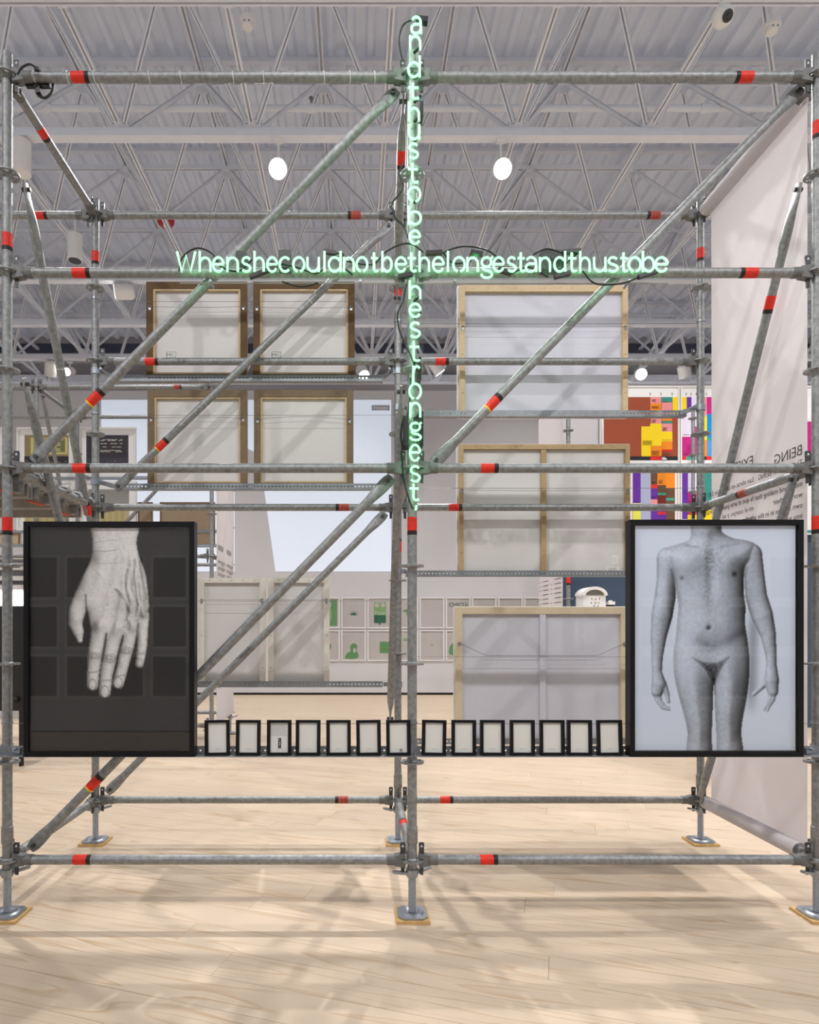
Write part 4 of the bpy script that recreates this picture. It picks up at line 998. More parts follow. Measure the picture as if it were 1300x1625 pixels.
# ------------------------------------------------------------------ banners
def banner(name, label, x, y0, y1, zt_, zb, roll_r=.043, rolls=True, z_txt=None):
    t = thing(name, label, 'banner', (x, (y0 + y1) / 2, zb))
    n = 10; V, F = [], []
    for i in range(n + 1):
        yy = y0 + (y1 - y0) * i / n
        for k in range(9):
            zz = zb + (zt_ - zb) * k / 8; V.append((x + .006 * math.sin(i * 1.3) * math.sin(math.pi * k / 8), yy, zz))
    for i in range(n):
        for k in range(8): F.append((i * 9 + k, i * 9 + k + 1, (i + 1) * 9 + k + 1, (i + 1) * 9 + k))
    part('fabric_panel', [(V, F)], banner_m, t, sharp=80)
    if rolls:
        for zz in (zb, zt_): part('hem_roll', [tube((x - roll_r + .006, y0 + .0, zz), (x - roll_r + .006, y1, zz), roll_r, 18, caps=False)], banner_m, t)
    return t
bn = banner('text_banner', 'tall white fabric banner with reversed BEING heading, hung on the scaffold\'s end', XS[2] + .040, .125, 1.03, Z4, Z0)
xb = XS[2] + .040 - .012
for k in ('being', 'en1', 'exist', 'es1'):
    me = TXT[k]
    for v in me.vertices: v.co = (v.co.z, v.co.x, v.co.y)      # x of the text runs along +y, read from -x it is reversed
    me.flip_normals()
def on_banner(k, py_px, z):
    o = link('lettering', TXT[k], bn, (xb, py_px, z))
    if k in ('en1', 'es1'): o['kind'] = 'stuff'
def by_px(px): 
    d = xb * FPX / (px - VX); return d
dd = by_px(1274); on_banner('being', dd + CAMY, ZZ(721, dd)); on_banner('en1', dd + CAMY, ZZ(737, dd))
dd2 = by_px(1196); on_banner('exist', dd2 + CAMY, ZZ(737, dd2)); on_banner('es1', dd2 + CAMY, ZZ(764, dd2))

# ------------------------------------------------------------------ lamps and devices overhead
def spotlamp(label, px, py, d, r, L, aim, lit_=None, stem=None, power=0, group='track spotlights'):
    """cylinder head; aim = direction the lens looks"""
    p = P(px, py, d); aim = Vector(aim).normalized()
    t = thing('track_spotlight', label, 'spotlight', tuple(p), group)
    b = p - aim * L
    part('lamp_head', [tube(p - aim * .004, b, r, 20), tube(b, b - aim * .03, r * .8, 16)], devw, t)
    part('lens', [tube(p - aim * .006, p + aim * .003, r * .9, 20)], lit_ or lens_m, t)
    mid = p - aim * (L * .6); stem = ZB - .12 - mid.z
    part('bracket', [tube(mid, (mid.x, mid.y, mid.z + stem), .012, 8), box(mid.x - .05, mid.y - .03, mid.z + stem, mid.x + .05, mid.y + .03, mid.z + stem + .04)], devw, t)
    if power: spot(p + aim * .03, p + aim * 5, power, 75, .06)
    return t
spotlamp('lit spotlight overhead shining beside the front brace, above the upper brown-backed canvases', 441, 268, 7.18, .105, .22, (.05, -1, -.75), lamp_m, .34, 620)
spotlamp('lit spotlight overhead shining between the upright neon and the banner', 798, 268, 7.18, .105, .22, (-.02, -1, -.75), lamp_m, .34, 620)
spotlamp('white lit spotlight turned sideways near the rear standard', 182, 463, 10.325, .12, .28, (-1, -.25, -.12), lamp_dim, .25)
spotlamp('white spotlight head hanging unlit near the front corner standard', 80, 597, 13.375, .12, .28, (-.3, .5, -1), None, .3)
spotlamp('small lit spotlight glaring between two leaning braces', 106, 590, 13.375, .085, .2, (-.2, -1, -.5), lamp_m, .35)
spotlamp('lit spotlight far back just above a perforated rail end', 578, 596, 13.375, .12, .25, (.3, -.7, -.9), lamp_m, .3)
spotlamp('white spotlight far back seen edge-on beside the topmost pine canvas', 699, 592, 13.375, .12, .28, (.7, .2, -.9), lamp_dim, .3)
spotlamp('round lit spotlight above the colour-block posters', 1018, 594, 13.375, .12, .22, (-.25, -1, -.45), lamp_m, .3, 0)
spotlamp('white spotlight head with dark rim above the colour-block posters', 1087, 600, 13.375, .11, .25, (.4, .3, -1), None, .3)
for (px, py, d, r, L, lb, m) in ((34, 275, 7.275, .105, .36, 'white cylinder downlight by the front corner standard', None), (119, 414, 8.8, .10, .36, 'white cylinder downlight with dark lens beside the rear standard', lens_m)):
    p = P(px, py, d); t = thing('cylinder_downlight', lb, 'downlight', tuple(p), 'white cylinder downlights')
    part('lamp_body', [tube(p, p + Vector((0, 0, L)), r, 22)], devw, t); part('lens', [tube(p - Vector((0, 0, .004)), p + Vector((0, 0, .01)), r * .86, 20)], m or devw, t)
    part('stem', [tube(p + Vector((0, 0, L)), (p.x, p.y, ZB - .03), .015, 8)], devw, t)
def detector(lb, px, py, d, tilt=0):
    p = P(px, py, d); t = thing('smoke_detector', lb, 'smoke detector', tuple(p), 'white smoke detectors')
    part('base', [lathe([(.085, .05), (.085, .085), (.05, .095)], 24, c=p)], devw, t)
    part('cap', [lathe([(.035, -.005), (.055, 0), (.064, .02), (.066, .05)], 24, c=p)], devw, t)
    part('slot', [box(p.x + .05 * math.cos(a) - .007, p.y - .062, p.z + .018, p.x + .05 * math.cos(a) + .007, p.y - .03, p.z + .03) for a in (1.1, 1.57, 2.04)], dark_m, t)
    part('conduit', [tube(p + Vector((0, 0, .09)), (p.x, p.y, ZD), .012, 8)], devw, t)
detector('white smoke detector overhead between two chords near the hand side', 393, 44, 6.6); detector('white smoke detector overhead past the dome camera', 1225, 52, 6.6)
p = P(1147, 26, 5.55); t = thing('dome_camera', 'white ball security camera with black lens under the nearest chord', 'camera', tuple(p))
part('housing', [sphere(p, .088, 20, 12)], devw, t); aim = Vector((.0, -.55, -.85)).normalized(); aim = Vector((.12, -.75, -.65)).normalized()
part('lens', [tube(p + aim * .066, p + aim * .084, .046, 20), sphere(p + aim * .070, .03, 16, 8)], lens_m, t); part('mount', [tube(p, (p.x, p.y + .03, ZB), .02, 10)], devw, t)
p = P(263, 355, 9.7); t = thing('strobe_alarm', 'red ceiling strobe alarm with clear bulb above the neon', 'alarm', tuple(p))
part('red_body', [lathe([(.07, -.03), (.11, -.01), (.13, .03), (.13, .06)], 24, c=p)], redlens, t); part('bulb', [box(p.x - .022, p.y - .05, p.z - .06, p.x + .022, p.y + .0, p.z - .025)], devw, t)
part('stem', [tube(p + Vector((0, 0, .05)), (p.x, p.y, ZT), .012, 8)], devw, t)

# ------------------------------------------------------------------ second scaffold, far to one side, with its prints
D2 = 7.44; A = Scaffold('distant scaffold behind the hand photograph with framed night prints', XX(58, D2) + 1, D2 + CAMY + .5)
xa, xc_ = XX(58, D2), XX(336, D2); ya, yb_ = D2 + CAMY, D2 + CAMY + 1.09
for x in (xa, xc_):
    for y in (ya, yb_): A.standard(x, y, 4.40, bands=(672,) if x == xa and y == ya else ())
for y in (ya, yb_):
    for z in (Z0, Z2, Z4): A.ledger((xa, y, z), (xc_, y, z), bands=[(281 if z > 4 else 322, True)] if y == ya and z != Z2 else ())
    A.ledger((xa - 2.07, y, Z4), (xa, y, Z4), heads=(False, True)); A.ledger((xa - 2.07, y, Z2), (xa, y, Z2), heads=(False, True))
for x in (xa, xc_): 
    for z in (Z0, Z2, Z4): A.ledger((x, ya, z), (x, yb_, z))
A.brace(P(240, 760, D2 - .05), P(330, 640, D2 - .05), NYv) if False else None
A.brace((xa + .1, yb_ + .05, Z2), (xc_ - .1, yb_ + .05, Z4), NYv); A.brace((xa + .02, ya + .1, Z4 - .05), (xa + .02, yb_ - .1, Z2), NXv)
dpr = 8.70; ypr = dpr + CAMY
def framed(label, px0, py0, px1, py1, d, rects, group, border=.03, mat_=.075, frame_m=devw, cat='framed print'):
    x0, x1, z0, z1 = XX(px0, d), XX(px1, d), ZZ(py1, d), ZZ(py0, d); y = d + CAMY
    t = thing('framed_print', label, cat, ((x0 + x1) / 2, y, z0), group); b = border
    for g in (box(x0, y - .02, z0, x0 + b, y + .02, z1), box(x1 - b, y - .02, z0, x1, y + .02, z1), box(x0 + b, y - .02, z1 - b, x1 - b, y + .02, z1), box(x0 + b, y - .02, z0, x1 - b, y + .02, z0 + b)): part('frame_bar', [g], frame_m, t)
    part('mount_board', [box(x0 + b, y, z0 + b, x1 - b, y + .01, z1 - b)], mount_m, t)
    iw0, iw1, iz0, iz1 = x0 + b + mat_, x1 - b - mat_, z0 + b + mat_, z1 - b - mat_
    rs = [(iw0 + (iw1 - iw0) * a, iz0 + (iz1 - iz0) * c, iw0 + (iw1 - iw0) * e, iz0 + (iz1 - iz0) * f_, col) for a, c, e, f_, col in rects]
    rect_sheet('print', rs, y - .002, t)
    return t
rn = random.Random(11)
def night(kind):
    r = [(0, 0, 1, 1, (66, 64, 70))]
    if kind == 0:
        r += [(.0, .38, 1, 1, (150, 134, 96)), (.14, .44, .98, .93, (206, 196, 132)), (.20, .50, .92, .9, (120, 120, 84))]
        for k in range(7): r.append((.2, .53 + k * .053, .92 - rn.random() * .2, .556 + k * .053, (214, 206, 140)))
        r.append((0, 0, 1, .38, (58, 54, 62)))
        for k in range(30): x, z = rn.random() * .95, .12 + rn.random() * .13; r.append((x, z, x + .02, z + .014, (206, 180, 140)))
    elif kind == 1:
        r.append((0, 0, 1, .33, (74, 72, 82)))
        for z in (.86, .83, .74, .64, .54, .5):
            x = .34
            while x < .84:
                wd = .02 + rn.random() * .08
                if rn.random() < .72: r.append((x, z, min(x + wd, .86), z + .016, (222, 222, 206)))
                x += wd + .015
        for k in range(8): x = .3 + rn.random() * .4; r.append((x, .22 + rn.random() * .03, x + .02, .235, (170, 165, 160)))
    elif kind == 2:
        r = [(0, 0, 1, 1, (196, 184, 140)), (0, .55, 1, 1, (170, 168, 160))]
        for k in range(8): r.append((0, .58 + k * .05, 1, .60 + k * .05, (130, 130, 130)))
        for k in range(6): r.append((.05 + k * .15, .05, .12 + k * .15, .5, (186, 172, 118)))
    return r
GP = 'white-framed prints on the distant scaffold'
framed('white-framed night print of a lit yellow building with a dark foreground', 27, 678.5, 121, 757, dpr, night(0), GP)
framed('white-framed night print of dark windows with small light strips, behind the rear standard', 125, 678.5, 216, 757, dpr, night(1), GP)
framed('white-framed print cut by the picture edge beside the night building', -72, 678.5, 4, 757, dpr, night(2), GP)
framed('white-framed yellowish striped print low beside the corner standard', 27, 764, 118, 842, dpr, night(2), GP)
framed('white-framed grey striped print low behind the rear standard', 128, 764, 217, 842, dpr, night(2), GP)
zr2 = ZZ(865, dpr)
def board(label, px0, py0, px1, py1, d, m=boardm):
    x0, x1, z0, z1 = XX(px0, d), XX(px1, d), ZZ(py1, d), ZZ(py0, d); y = d + CAMY
    t = thing('backing_canvas', label, 'canvas', ((x0 + x1) / 2, y, z0), 'brown-backed canvases on the distant scaffold')
    part('board_panel', [box(x0, y, z0, x1, y + .03, z1)], m, t)
    for g in (box(x0, y - .012, z0, x0 + .02, y, z1), box(x1 - .02, y - .012, z0, x1, y, z1), box(x0 + .02, y - .012, z1 - .02, x1 - .02, y, z1)): part('edge_strip', [g], brown2_m, t)
board('brown-backed canvas beside the white text banner of the distant scaffold', 254, 797, 341, 863.5, dpr); board('brown-backed canvas on the distant scaffold partly behind the hand photograph', 219, 797, 242, 863.5, dpr)
board('tan-backed canvas on the distant scaffold beside the corner standard', -40, 846, 32, 863.5, dpr, lip_m)
for (a, b, z, lb) in ((xa - 1.9, xc_, zr2 + .012, 'perforated rail under the distant brown and tan canvases'), (xa - 1.9, xc_, ZZ(757, dpr) + .008, 'perforated rail under the upper row of distant white-framed prints'), (xa - 1.9, xc_, ZZ(842, dpr) + .008, 'perforated rail under the lower row of distant white-framed prints')):
    rail(a, b, dpr + CAMY - .012, z - .04, lb, False, [(xa, yb_, 1), (xc_, yb_, -1)] if b > a + 1.2 else ())
for q in (755.5, 763):
    pass
b2 = banner('text_banner', 'narrow white text banner on the end of the distant scaffold', xc_ + .05, ya + .03, yb_ - .02, 4.2, Z0, .03, False)
for k in range(22):
    for (u0, u1) in ((.06, .44), (.54, .92)):
        y0, y1 = ya + .03 + 1.04 * u0, ya + .03 + 1.04 * (u1 - (.1 if (k * 7 + int(u0 * 10)) % 5 == 0 else 0)); z = 2.60 - k * .075 - (.22 if k < 1 else .3)
        part('text_line', [box(xc_ + .0575, y0, z, xc_ + .0590, y1, z + (.03 if k else .06))], inkl, b2)
# long light shelf and dark cabinet glimpsed past the corner standard
t = thing('light_shelf', 'row of glowing white shelves glimpsed beside the front corner standard', 'shelf', P(20, 960, 9.6))
for k, (a, b) in enumerate(((880, 887), (899, 904), (914, 921), (928, 936))): part('shelf_board', [box(XX(-90, 9.6), 9.6 + CAMY, ZZ(b, 9.6), XX(45, 9.6), 9.6 + CAMY + .3, ZZ(a, 9.6))], edge_m, t)
part('back_panel', [box(XX(-90, 9.6), 9.6 + CAMY + .3, 0, XX(45, 9.6), 9.6 + CAMY + .34, ZZ(878, 9.6))], wall_m, t)
part('light_tube', [box(XX(-90, 9.6), 9.6 + CAMY + .02, ZZ(960, 9.6), XX(45, 9.6), 9.6 + CAMY + .1, ZZ(938, 9.6))], lamp_dim, t)
t = thing('black_cabinet', 'black cabinet with a round knob glimpsed beside the front corner standard', 'cabinet', P(20, 1128, 6.6))
part('cabinet_body', [box(XX(-90, 6.6), 6.6 + CAMY, ZZ(1128, 6.6), XX(48, 6.6), 6.6 + CAMY + .5, ZZ(962, 6.6))], blackw, t)
part('knob', [sphere(P(25, 1110, 6.58), .03, 14, 8)], dark_m, t)
part('leg', [box(XX(30, 6.6), 6.6 + CAMY, 0, XX(34, 6.6), 6.6 + CAMY + .05, ZZ(1128, 6.6))], dark_m, t)
part('leg', [box(XX(-86, 6.6), 6.6 + CAMY, 0, XX(-82, 6.6), 6.6 + CAMY + .05, ZZ(1128, 6.6))], dark_m, t)

# ------------------------------------------------------------------ far wall: projection and green prints
dw = 13.13; yw_ = WALL_Y - .012
def wallpoly(pts, y0=.0): return [(XX(a, dw), ZZ(b, dw)) for a, b in pts]
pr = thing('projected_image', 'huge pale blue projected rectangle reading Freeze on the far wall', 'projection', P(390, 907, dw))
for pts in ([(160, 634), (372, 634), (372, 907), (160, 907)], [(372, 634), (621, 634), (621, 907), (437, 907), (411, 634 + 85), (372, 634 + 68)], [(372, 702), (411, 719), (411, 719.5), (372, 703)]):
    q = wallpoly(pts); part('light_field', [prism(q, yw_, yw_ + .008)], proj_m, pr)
p = P(604, 650, dw); bx0 = part('caption_box', [box(XX(590, dw), yw_ - .006, ZZ(651, dw), XX(618.5, dw), yw_ - .001, ZZ(642.5, dw))], mat('caption_grey', rgb(178, 182, 194), .9), pr, 'grey box reading Freeze')
link('lettering', TXT['freeze'], bx0, (XX(604, dw), yw_ - .008, ZZ(649.6, dw)), (90 * D2R, 0, 0))
GC = (70, 130, 80); GL_ = (120, 170, 100); GD = (30, 96, 66)
pale = (196, 190, 187)
green_m = mat('green_print', rgb(92, 142, 92), .8); lgreen_m = mat('light_green_print', rgb(128, 164, 112), .8); dgreen_m = mat('dark_green_print', rgb(36, 98, 70), .8); sheet_m = mat('pale_sheet', rgb(184, 180, 179), .7)
def ell(cx, cz, rx, rz, n=16): return [(cx + rx * math.cos(2 * math.pi * i / n), cz + rz * math.sin(2 * math.pi * i / n)) for i in range(n)]
def print_art(col, row, x, z):
    """flat printed shapes, x/z = frame centre"""
    R_ = lambda a, c, e, f_: [(x + a, z + c), (x + e, z + c), (x + e, z + f_), (x + a, z + f_)]
    k = (row, col)
    if k == (0, 0): return [(R_(-.2, -.27, .2, .27), green_m), (ell(x + .02, z - .02, .07, .2), lgreen_m), (ell(x + .02, z + .17, .06, .07), sheet_m)]
    if k == (0, 1): return [([(x + a * math.cos(t), z - .06 + a * math.sin(t)) for t, a in [(0.15 + 2.85 * i / 20, (.13 if i % 4 == 2 else .06)) for i in range(21)]], dgreen_m)]
    if k == (0, 2): return [(R_(-.12, .02, .13, .22), lgreen_m), (ell(x - .06, z + .16, .045, .045), sheet_m), (ell(x + .07, z + .16, .045, .045), sheet_m), (R_(-.12, -.05, .13, .02), lgreen_m), (R_(-.12, -.21, .13, -.05), dgreen_m), (ell(x, z - .23, .02, .02), dgreen_m)]
    if k == (0, 3): return [(ell(x + .1, z + .04, .16, .035), green_m), (ell(x + .1, z - .02, .1, .06), lgreen_m)]
    if k == (1, 0): return [(ell(x - .02, z - .02, .1, .1), green_m)]
    if k == (1, 1): return [(smooth([(x - .18, z - .27), (x - .13, z - .15), (x - .06, z - .12), (x - .08, z - .02), (x, z + .05), (x + .08, z), (x + .06, z - .1), (x + .1, z - .18), (x + .07, z - .27)], 2), green_m), (ell(x + .02, z - .1, .03, .05), sheet_m)]
    if k == (1, 2): return [(R_(-.0, -.16, .2, .08), green_m)]
    if k == (1, 3): return [(ell(x + .03, z + .12, .09, .03), lgreen_m)]
    if k == (1, 4): return [(ell(x + .0, z + .01, .015, .012), dgreen_m)]
    if k == (1, 5): return [(smooth([(x - .18, z - .18), (x - .15, z + .02), (x, z + .05), (x + .05, z - .2)], 3), green_m)]
    if k == (0, 5): return []
    return []
NM = {(0, 0): 'a green portrait figure', (0, 1): 'a dark green leaf crown emblem', (0, 2): 'a green robot-faced poster reading Puxx', (0, 3): 'a green hat shape', (0, 4): 'no picture but bluish glare', (0, 5): 'the letters CHICU', (1, 0): 'a green leaf blob', (1, 1): 'a green seated bust', (1, 2): 'a green square',
      (1, 3): 'a light green smear', (1, 4): 'one small dark dot', (1, 5): 'a green rounded stone shape', (0, 6): 'blank grey film, just past the CHICU sheet', (0, 7): 'blank grey film, second past the CHICU sheet', (0, 8): 'blank grey film beside the distant banner'}
for row in range(2):
    for col in range(9):
        if (row, col) not in NM: continue
        x0, x1 = XX(500.5 + 41.5 * col, dw), XX(539 + 41.5 * col, dw); z1, z0 = ZZ(948 + 52 * row, dw), ZZ(997 + 52 * row, dw); xm, zm = (x0 + x1) / 2, (z0 + z1) / 2
        t = thing('acrylic_print', 'acrylic framed sheet on the far wall with ' + NM[(row, col)], 'framed print', (xm, WALL_Y - .02, z0), 'acrylic framed sheets on the far wall')
        b = .022
        for g in (box(x0, yw_ - .02, z0, x0 + b, WALL_Y - .001, z1), box(x1 - b, yw_ - .02, z0, x1, WALL_Y - .001, z1), box(x0 + b, yw_ - .02, z1 - b, x1 - b, WALL_Y - .001, z1), box(x0 + b, yw_ - .02, z0, x1 - b, WALL_Y - .001, z0 + b)): part('frame_bar', [g], edge_m, t)
        part('sheet', [box(x0 + b, yw_, z0 + b, x1 - b, WALL_Y - .002, z1 - b)], sheet_m, t)
        for q, (pl, m_) in enumerate(print_art(col, row, xm, zm)): part('printed_shape', [prism(pl, yw_ - .0015 - .0012 * q, yw_ - .0004 - .0012 * q)], m_, t)
        if (row, col) == (0, 2): link('lettering', TXT['puxx'], t, (xm, yw_ - .009, zm - .035), (90 * D2R, 0, 0))
        if (row, col) == (0, 5): link('lettering', TXT['chicu'], t, (xm + .01, yw_ - .004, zm + .13), (90 * D2R, 0, 0))
        n = 9; V, F = [], []
        for i in range(n):
            for j in range(n):
                u, v_ = i / (n - 1), j / (n - 1); bul = .03 * math.sin(math.pi * u) * math.sin(math.pi * v_) * math.cos(6 * u + 5 * v_ + col * 1.7 + row)
                V.append((x0 + b + (x1 - x0 - 2 * b) * u, yw_ - .014 - .012 * math.sin(math.pi * u) * math.sin(math.pi * v_) + bul * .35, z0 + b + (z1 - z0 - 2 * b) * v_))
        for i in range(n - 1):
            for j in range(n - 1): F.append((i * n + j, (i + 1) * n + j, (i + 1) * n + j + 1, i * n + j + 1))
        part('wavy_film', [(V, F)], film_m, t, sharp=80)

# ------------------------------------------------------------------ third scaffold with banner, poster wall, model
D3 = 7.50; T3 = Scaffold('slim distant scaffold bay glimpsed between the pine canvases', XX(902, D3), D3 + CAMY + .5)
x3 = XX(902, D3); y3 = D3 + CAMY
T3.standard(x3, y3, 4.40, bands=(921,)); T3.standard(x3, y3 + 1.09, 4.40, bands=(690,)); T3.standard(x3 + 2.07, y3, 4.40); T3.standard(x3 + 2.07, y3 + 1.09, 4.40)
for z in (Z0, Z2): T3.ledger((x3, y3, z), (x3, y3 + 1.09, z)); T3.ledger((x3, y3 + 1.09, z), (x3 + 2.07, y3 + 1.09, z))
b3 = banner('text_banner', 'white text banner glimpsed between the two middle pine canvases', x3 - .055, y3 + .03, y3 + 1.03, 4.25, Z0, .03, False)
for k in range(14):
    for (u0, u1) in ((.06, .46), (.56, .94)):
        part('text_line', [box(x3 - .0585, y3 + .03 + 1.0 * u0, 2.04 - k * .058, x3 - .0572, y3 + .03 + 1.0 * (u1 - (.12 if (k * 5 + int(u0 * 10)) % 4 == 0 else 0)), 2.049 - k * .058)], ink, b3)
# display wall with the posters
dpw = 9.0; ypw = dpw + CAMY
R5 = lambda cx, cy: (840 + cx / 4.0633, 600 + cy / 4.0633)
pw = thing('display_partition', 'freestanding display partition behind the posters, slate blue below', 'partition', (XX(1130, dpw), ypw + .05, 0))
part('upper_panel', [box(XX(953, dpw), ypw + .02, ZZ(845, dpw), XX(1400, dpw), ypw + .12, ZZ(611, dpw))], edge_m, pw)
part('slate_blue_panel', [box(XX(893, dpw), ypw + .06, 0, XX(1400, dpw), ypw + .12, ZZ(845, dpw) - .002), box(XX(893, dpw), ypw + .062, ZZ(845, dpw), XX(953, dpw) - .002, ypw + .12, ZZ(850 - 5, dpw) + .01)], navyw, pw)
part('beige_panel', [box(XX(893, dpw), ypw + .06, ZZ(845, dpw) + .012, XX(952, dpw), ypw + .11, ZZ(630, dpw))], wall_m, pw)
def poster(label, x0, y0, x1, y1, rects, base=(238, 238, 238)):
    d = dpw; y = ypw + .02
    a, b = R5(x0, y0), R5(x1, y1); X0, X1, Z0_, Z1_ = XX(a[0], d), XX(b[0], d), ZZ(b[1], d), ZZ(a[1], d)
    t = thing('framed_poster', label, 'poster', ((X0 + X1) / 2, y - .02, Z0_), 'colour-block posters on the partition'); w_ = .02
    for g in (box(X0, y - .04, Z0_, X0 + w_, y - .001, Z1_), box(X1 - w_, y - .04, Z0_, X1, y - .001, Z1_), box(X0 + w_, y - .04, Z1_ - w_, X1 - w_, y - .001, Z1_), box(X0 + w_, y - .04, Z0_, X1 - w_, y - .001, Z0_ + w_)): part('frame_bar', [g], devw, t)
    rs = [(X0 + w_, Z0_ + w_, X1 - w_, Z1_ - w_, base)]
    for (p0, q0, p1, q1, c) in rects:
        u, v_ = R5(p0, q0), R5(p1, q1); rs.append((XX(u[0], d), ZZ(v_[1], d), XX(v_[0], d), ZZ(u[1], d), c))
    rect_sheet('poster_sheet', rs, y - .018, t, .00025)
BR, PK, TE, YE, OR, RD, BK, PU, LV, MG, GB, BN, BL, LB_, MR = (158, 80, 56), (232, 150, 152), (62, 142, 134), (248, 216, 40), (240, 142, 42), (222, 50, 52), (44, 44, 50), (104, 54, 160), (230, 222, 244), (196, 44, 134), (172, 178, 206), (106, 78, 58), (20, 140, 206), (86, 152, 216), (118, 52, 44)
TL = (86, 56, 48)
def tl(x, y, n=3, c=TL, wd=30): return [(x, y + 6 * i, x + wd - (i * 7) % 13, y + 6 * i + 2.2, c) for i in range(n)]
poster('framed poster with a large rust brown block and yellow steps', 468, 52, 966, 552, [(476, 122, 962, 505, BR), (782, 122, 852, 163, PK), (855, 122, 923, 155, TE), (925, 122, 962, 248, YE), (782, 163, 852, 232, OR), (855, 157, 923, 232, PK), (785, 255, 852, 293, PK), (855, 248, 923, 275, OR), (855, 277, 923, 292, TE), (855, 293, 923, 345, PK), (925, 248, 962, 265, RD),
        (780, 293, 854, 437, YE), (723, 312, 782, 505, YE), (852, 345, 923, 408, YE), (852, 408, 923, 460, OR), (782, 437, 854, 503, OR), (854, 460, 920, 472, RD), (476, 505, 962, 530, BK), (782, 505, 852, 529, RD), (855, 510, 876, 514, (240, 240, 240)), (855, 517, 886, 526, (240, 240, 240)), (778, 95, 782, 110, TL), (848, 95, 852, 110, TL), (919, 95, 923, 110, TL)]
       + tl(790, 138, 3) + tl(790, 182, 3, TL, 50) + tl(862, 152, 1) + tl(790, 268, 4) + tl(860, 320, 4) + tl(730, 405, 5, (120, 100, 30), 64) + tl(858, 398, 1, (120, 100, 30), 60) + tl(788, 470, 5, TL, 50) + tl(858, 488, 2, TL, 60))
poster('framed poster with magenta and lavender blocks, half behind the corner standard', 972, 52, 1260, 552, [(978, 122, 1252, 505, (248, 248, 250)), (978, 122, 1016, 222, YE), (1016, 122, 1047, 195, PU), (1047, 122, 1082, 260, LV), (985, 228, 1090, 376, LV), (1048, 312, 1128, 378, MG), (985, 378, 1128, 505, MG), (978, 505, 1012, 528, RD), (1012, 505, 1080, 528, (80, 178, 158)), (1128, 122, 1144, 245, PK), (1145, 122, 1252, 232, MG),
        (1128, 245, 1146, 400, YE), (1146, 232, 1252, 385, BL), (1146, 385, 1252, 402, (60, 160, 150)), (1146, 402, 1252, 503, LB_), (1128, 400, 1146, 505, OR), (1128, 505, 1142, 528, BK), (1142, 505, 1252, 528, RD), (1010, 95, 1014, 110, TL), (1042, 95, 1046, 110, TL), (1074, 95, 1078, 110, TL), (1140, 95, 1144, 110, TL)] + tl(992, 364, 1, TL, 40) + tl(990, 490, 1, TL, 26))
poster('framed poster with purple, brown and orange columns below the rust poster', 652, 556, 966, 1010, [(660, 560, 962, 1000, (236, 226, 222)), (668, 560, 719, 806, PU), (719, 560, 784, 916, GB), (784, 560, 827, 686, BN), (827, 560, 940, 710, OR), (784, 686, 827, 712, RD), (784, 712, 827, 782, PU), (784, 782, 827, 816, PK), (827, 690, 882, 760, BN), (882, 710, 940, 1000, BN), (827, 757, 882, 816, MR), (828, 740, 882, 755, (70, 160, 140)), (882, 773, 936, 790, (70, 160, 140)),
        (660, 808, 668, 1000, MG), (668, 808, 719, 1000, (226, 226, 92)), (784, 845, 882, 1000, PU), (827, 862, 880, 880, RD)] + tl(834, 660, 4, TL, 28) + tl(790, 670, 2, (60, 40, 30), 26) + tl(676, 796, 1, (60, 30, 90), 30) + tl(790, 766, 2, (60, 30, 90), 28))
poster('framed poster with purple, lavender and teal columns below the magenta poster', 972, 556, 1260, 1010, [(978, 560, 1252, 1000, (244, 244, 246)), (986, 560, 1024, 910, PU), (1024, 560, 1082, 740, LV), (1024, 740, 1082, 862, MG), (1024, 862, 1082, 882, RD), (1022, 882, 1082, 1000, YE), (1128, 560, 1252, 880, TE), (1128, 850, 1252, 1000, YE)] + tl(1030, 728, 1, TL, 40) + tl(1030, 792, 2, (90, 20, 60), 30))
poster('framed magenta and white poster seen as a sliver beside the front corner standard', 1268, 52, 2100, 552, [(1275, 122, 2090, 260, (245, 245, 245)), (1275, 280, 2090, 480, MG), (1275, 480, 2090, 528, (245, 245, 245))])
poster('framed white and teal poster seen as a sliver low beside the front corner standard', 1268, 556, 2100, 1010, [(1275, 560, 2090, 950, (240, 240, 240)), (1275, 980, 2090, 1000, TE)])
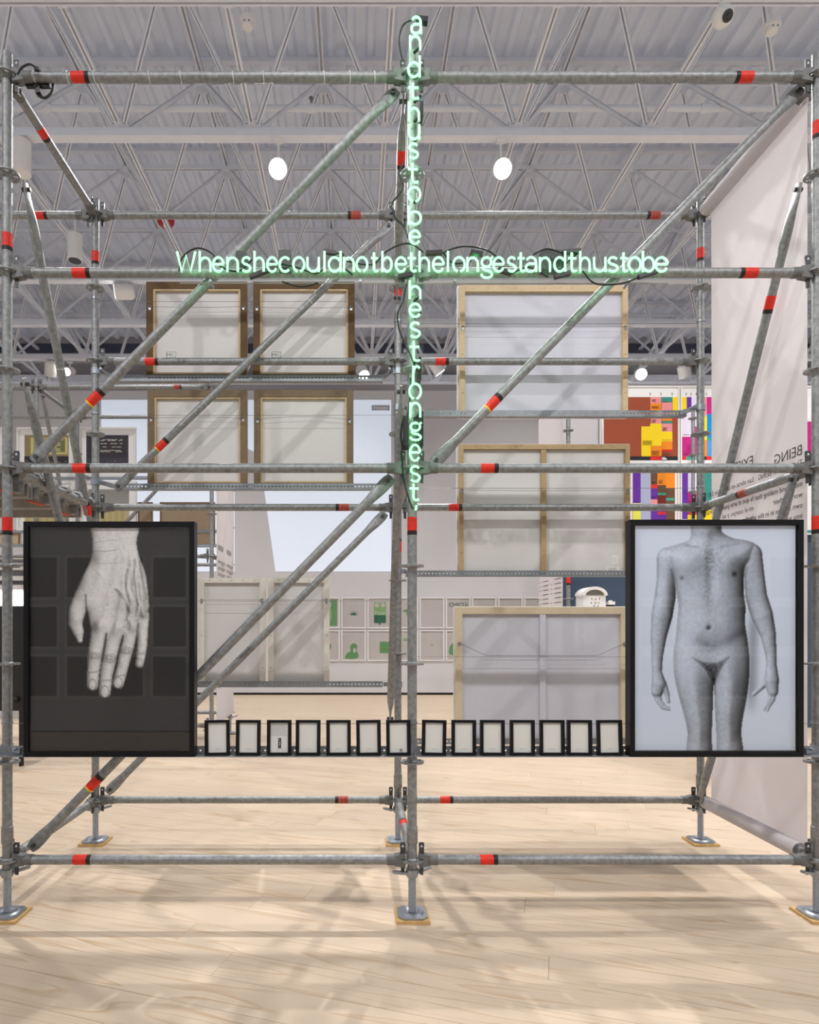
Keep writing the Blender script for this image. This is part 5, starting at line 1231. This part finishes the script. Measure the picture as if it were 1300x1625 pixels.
# white architectural model on a plinth before the blue panel
dm = 8.3; ym = dm + CAMY; zpl = ZZ(966, dm)
pl = single('plinth', [box(XX(905, dm), ym - .05, 0, XX(1010, dm), ym + .42, zpl)], model_m, 'white plinth hidden behind the birch canvas, carrying the arched model', 'plinth')
md = thing('building_model', 'white arched architectural model with small windows before the slate blue panel', 'model', (XX(943, dm), ym + .1, zpl))
x0, x1 = XX(925, dm), XX(962, dm); zb = zpl; zt_ = ZZ(931, dm); xm = (x0 + x1) / 2; hw = (x1 - x0) / 2
zs_ = ZZ(945, dm)
front = [(x0, zb), (x1, zb), (x1, zs_)] + [(xm + hw * math.cos(a), zs_ + (zt_ - zs_) * .72 * math.sin(a)) for a in [math.pi * i / 12 for i in range(1, 12)]] + [(x0, zs_)]
part('model_body', [prism(front, ym + .01, ym + .26)], model_m, md)
part('arched_canopy', [prism([(xm + (hw + .012) * math.cos(a), zs_ + (zt_ - zs_) * math.sin(a)) for a in [math.pi * i / 14 for i in range(15)]] + [(xm + (hw * .82) * math.cos(a), zs_ + (zt_ - zs_) * .66 * math.sin(a)) for a in [math.pi * (14 - i) / 14 for i in range(15)]], ym - .03, ym + .27)], model_m, md)
part('arch_opening', [prism([(xm + hw * .8 * math.cos(a), zs_ + .004 + (zt_ - zs_) * .60 * math.sin(a)) for a in [math.pi * i / 12 for i in range(13)]], ym + .004, ym + .011)], mat('opening_grey', rgb(126, 124, 116), .9), md)
part('small_window', [box(xm + a - .006, ym + .005, zb + b, xm + a + .006, ym + .011, zb + b + .014) for a, b in ((-.04, .07), (.02, .07), (.06, .07), (.02, .12), (.07, .125), (-.03, .125), (.05, .03), (.0, .03))], ink, md)
t = thing('small_block_model', 'tiny white block on a dark base beside the arched model', 'model', (XX(972, dm), ym + .1, zpl))
part('dark_base', [box(XX(967.5, dm), ym + .03, zpl, XX(976, dm), ym + .11, ZZ(959.5, dm))], dark_m, t); part('white_block', [box(XX(967, dm), ym + .02, ZZ(959.5, dm), XX(977.5, dm), ym + .12, ZZ(954.5, dm)), box(XX(970, dm), ym + .04, ZZ(954.5, dm), XX(974, dm), ym + .09, ZZ(952.5, dm))], model_m, t)
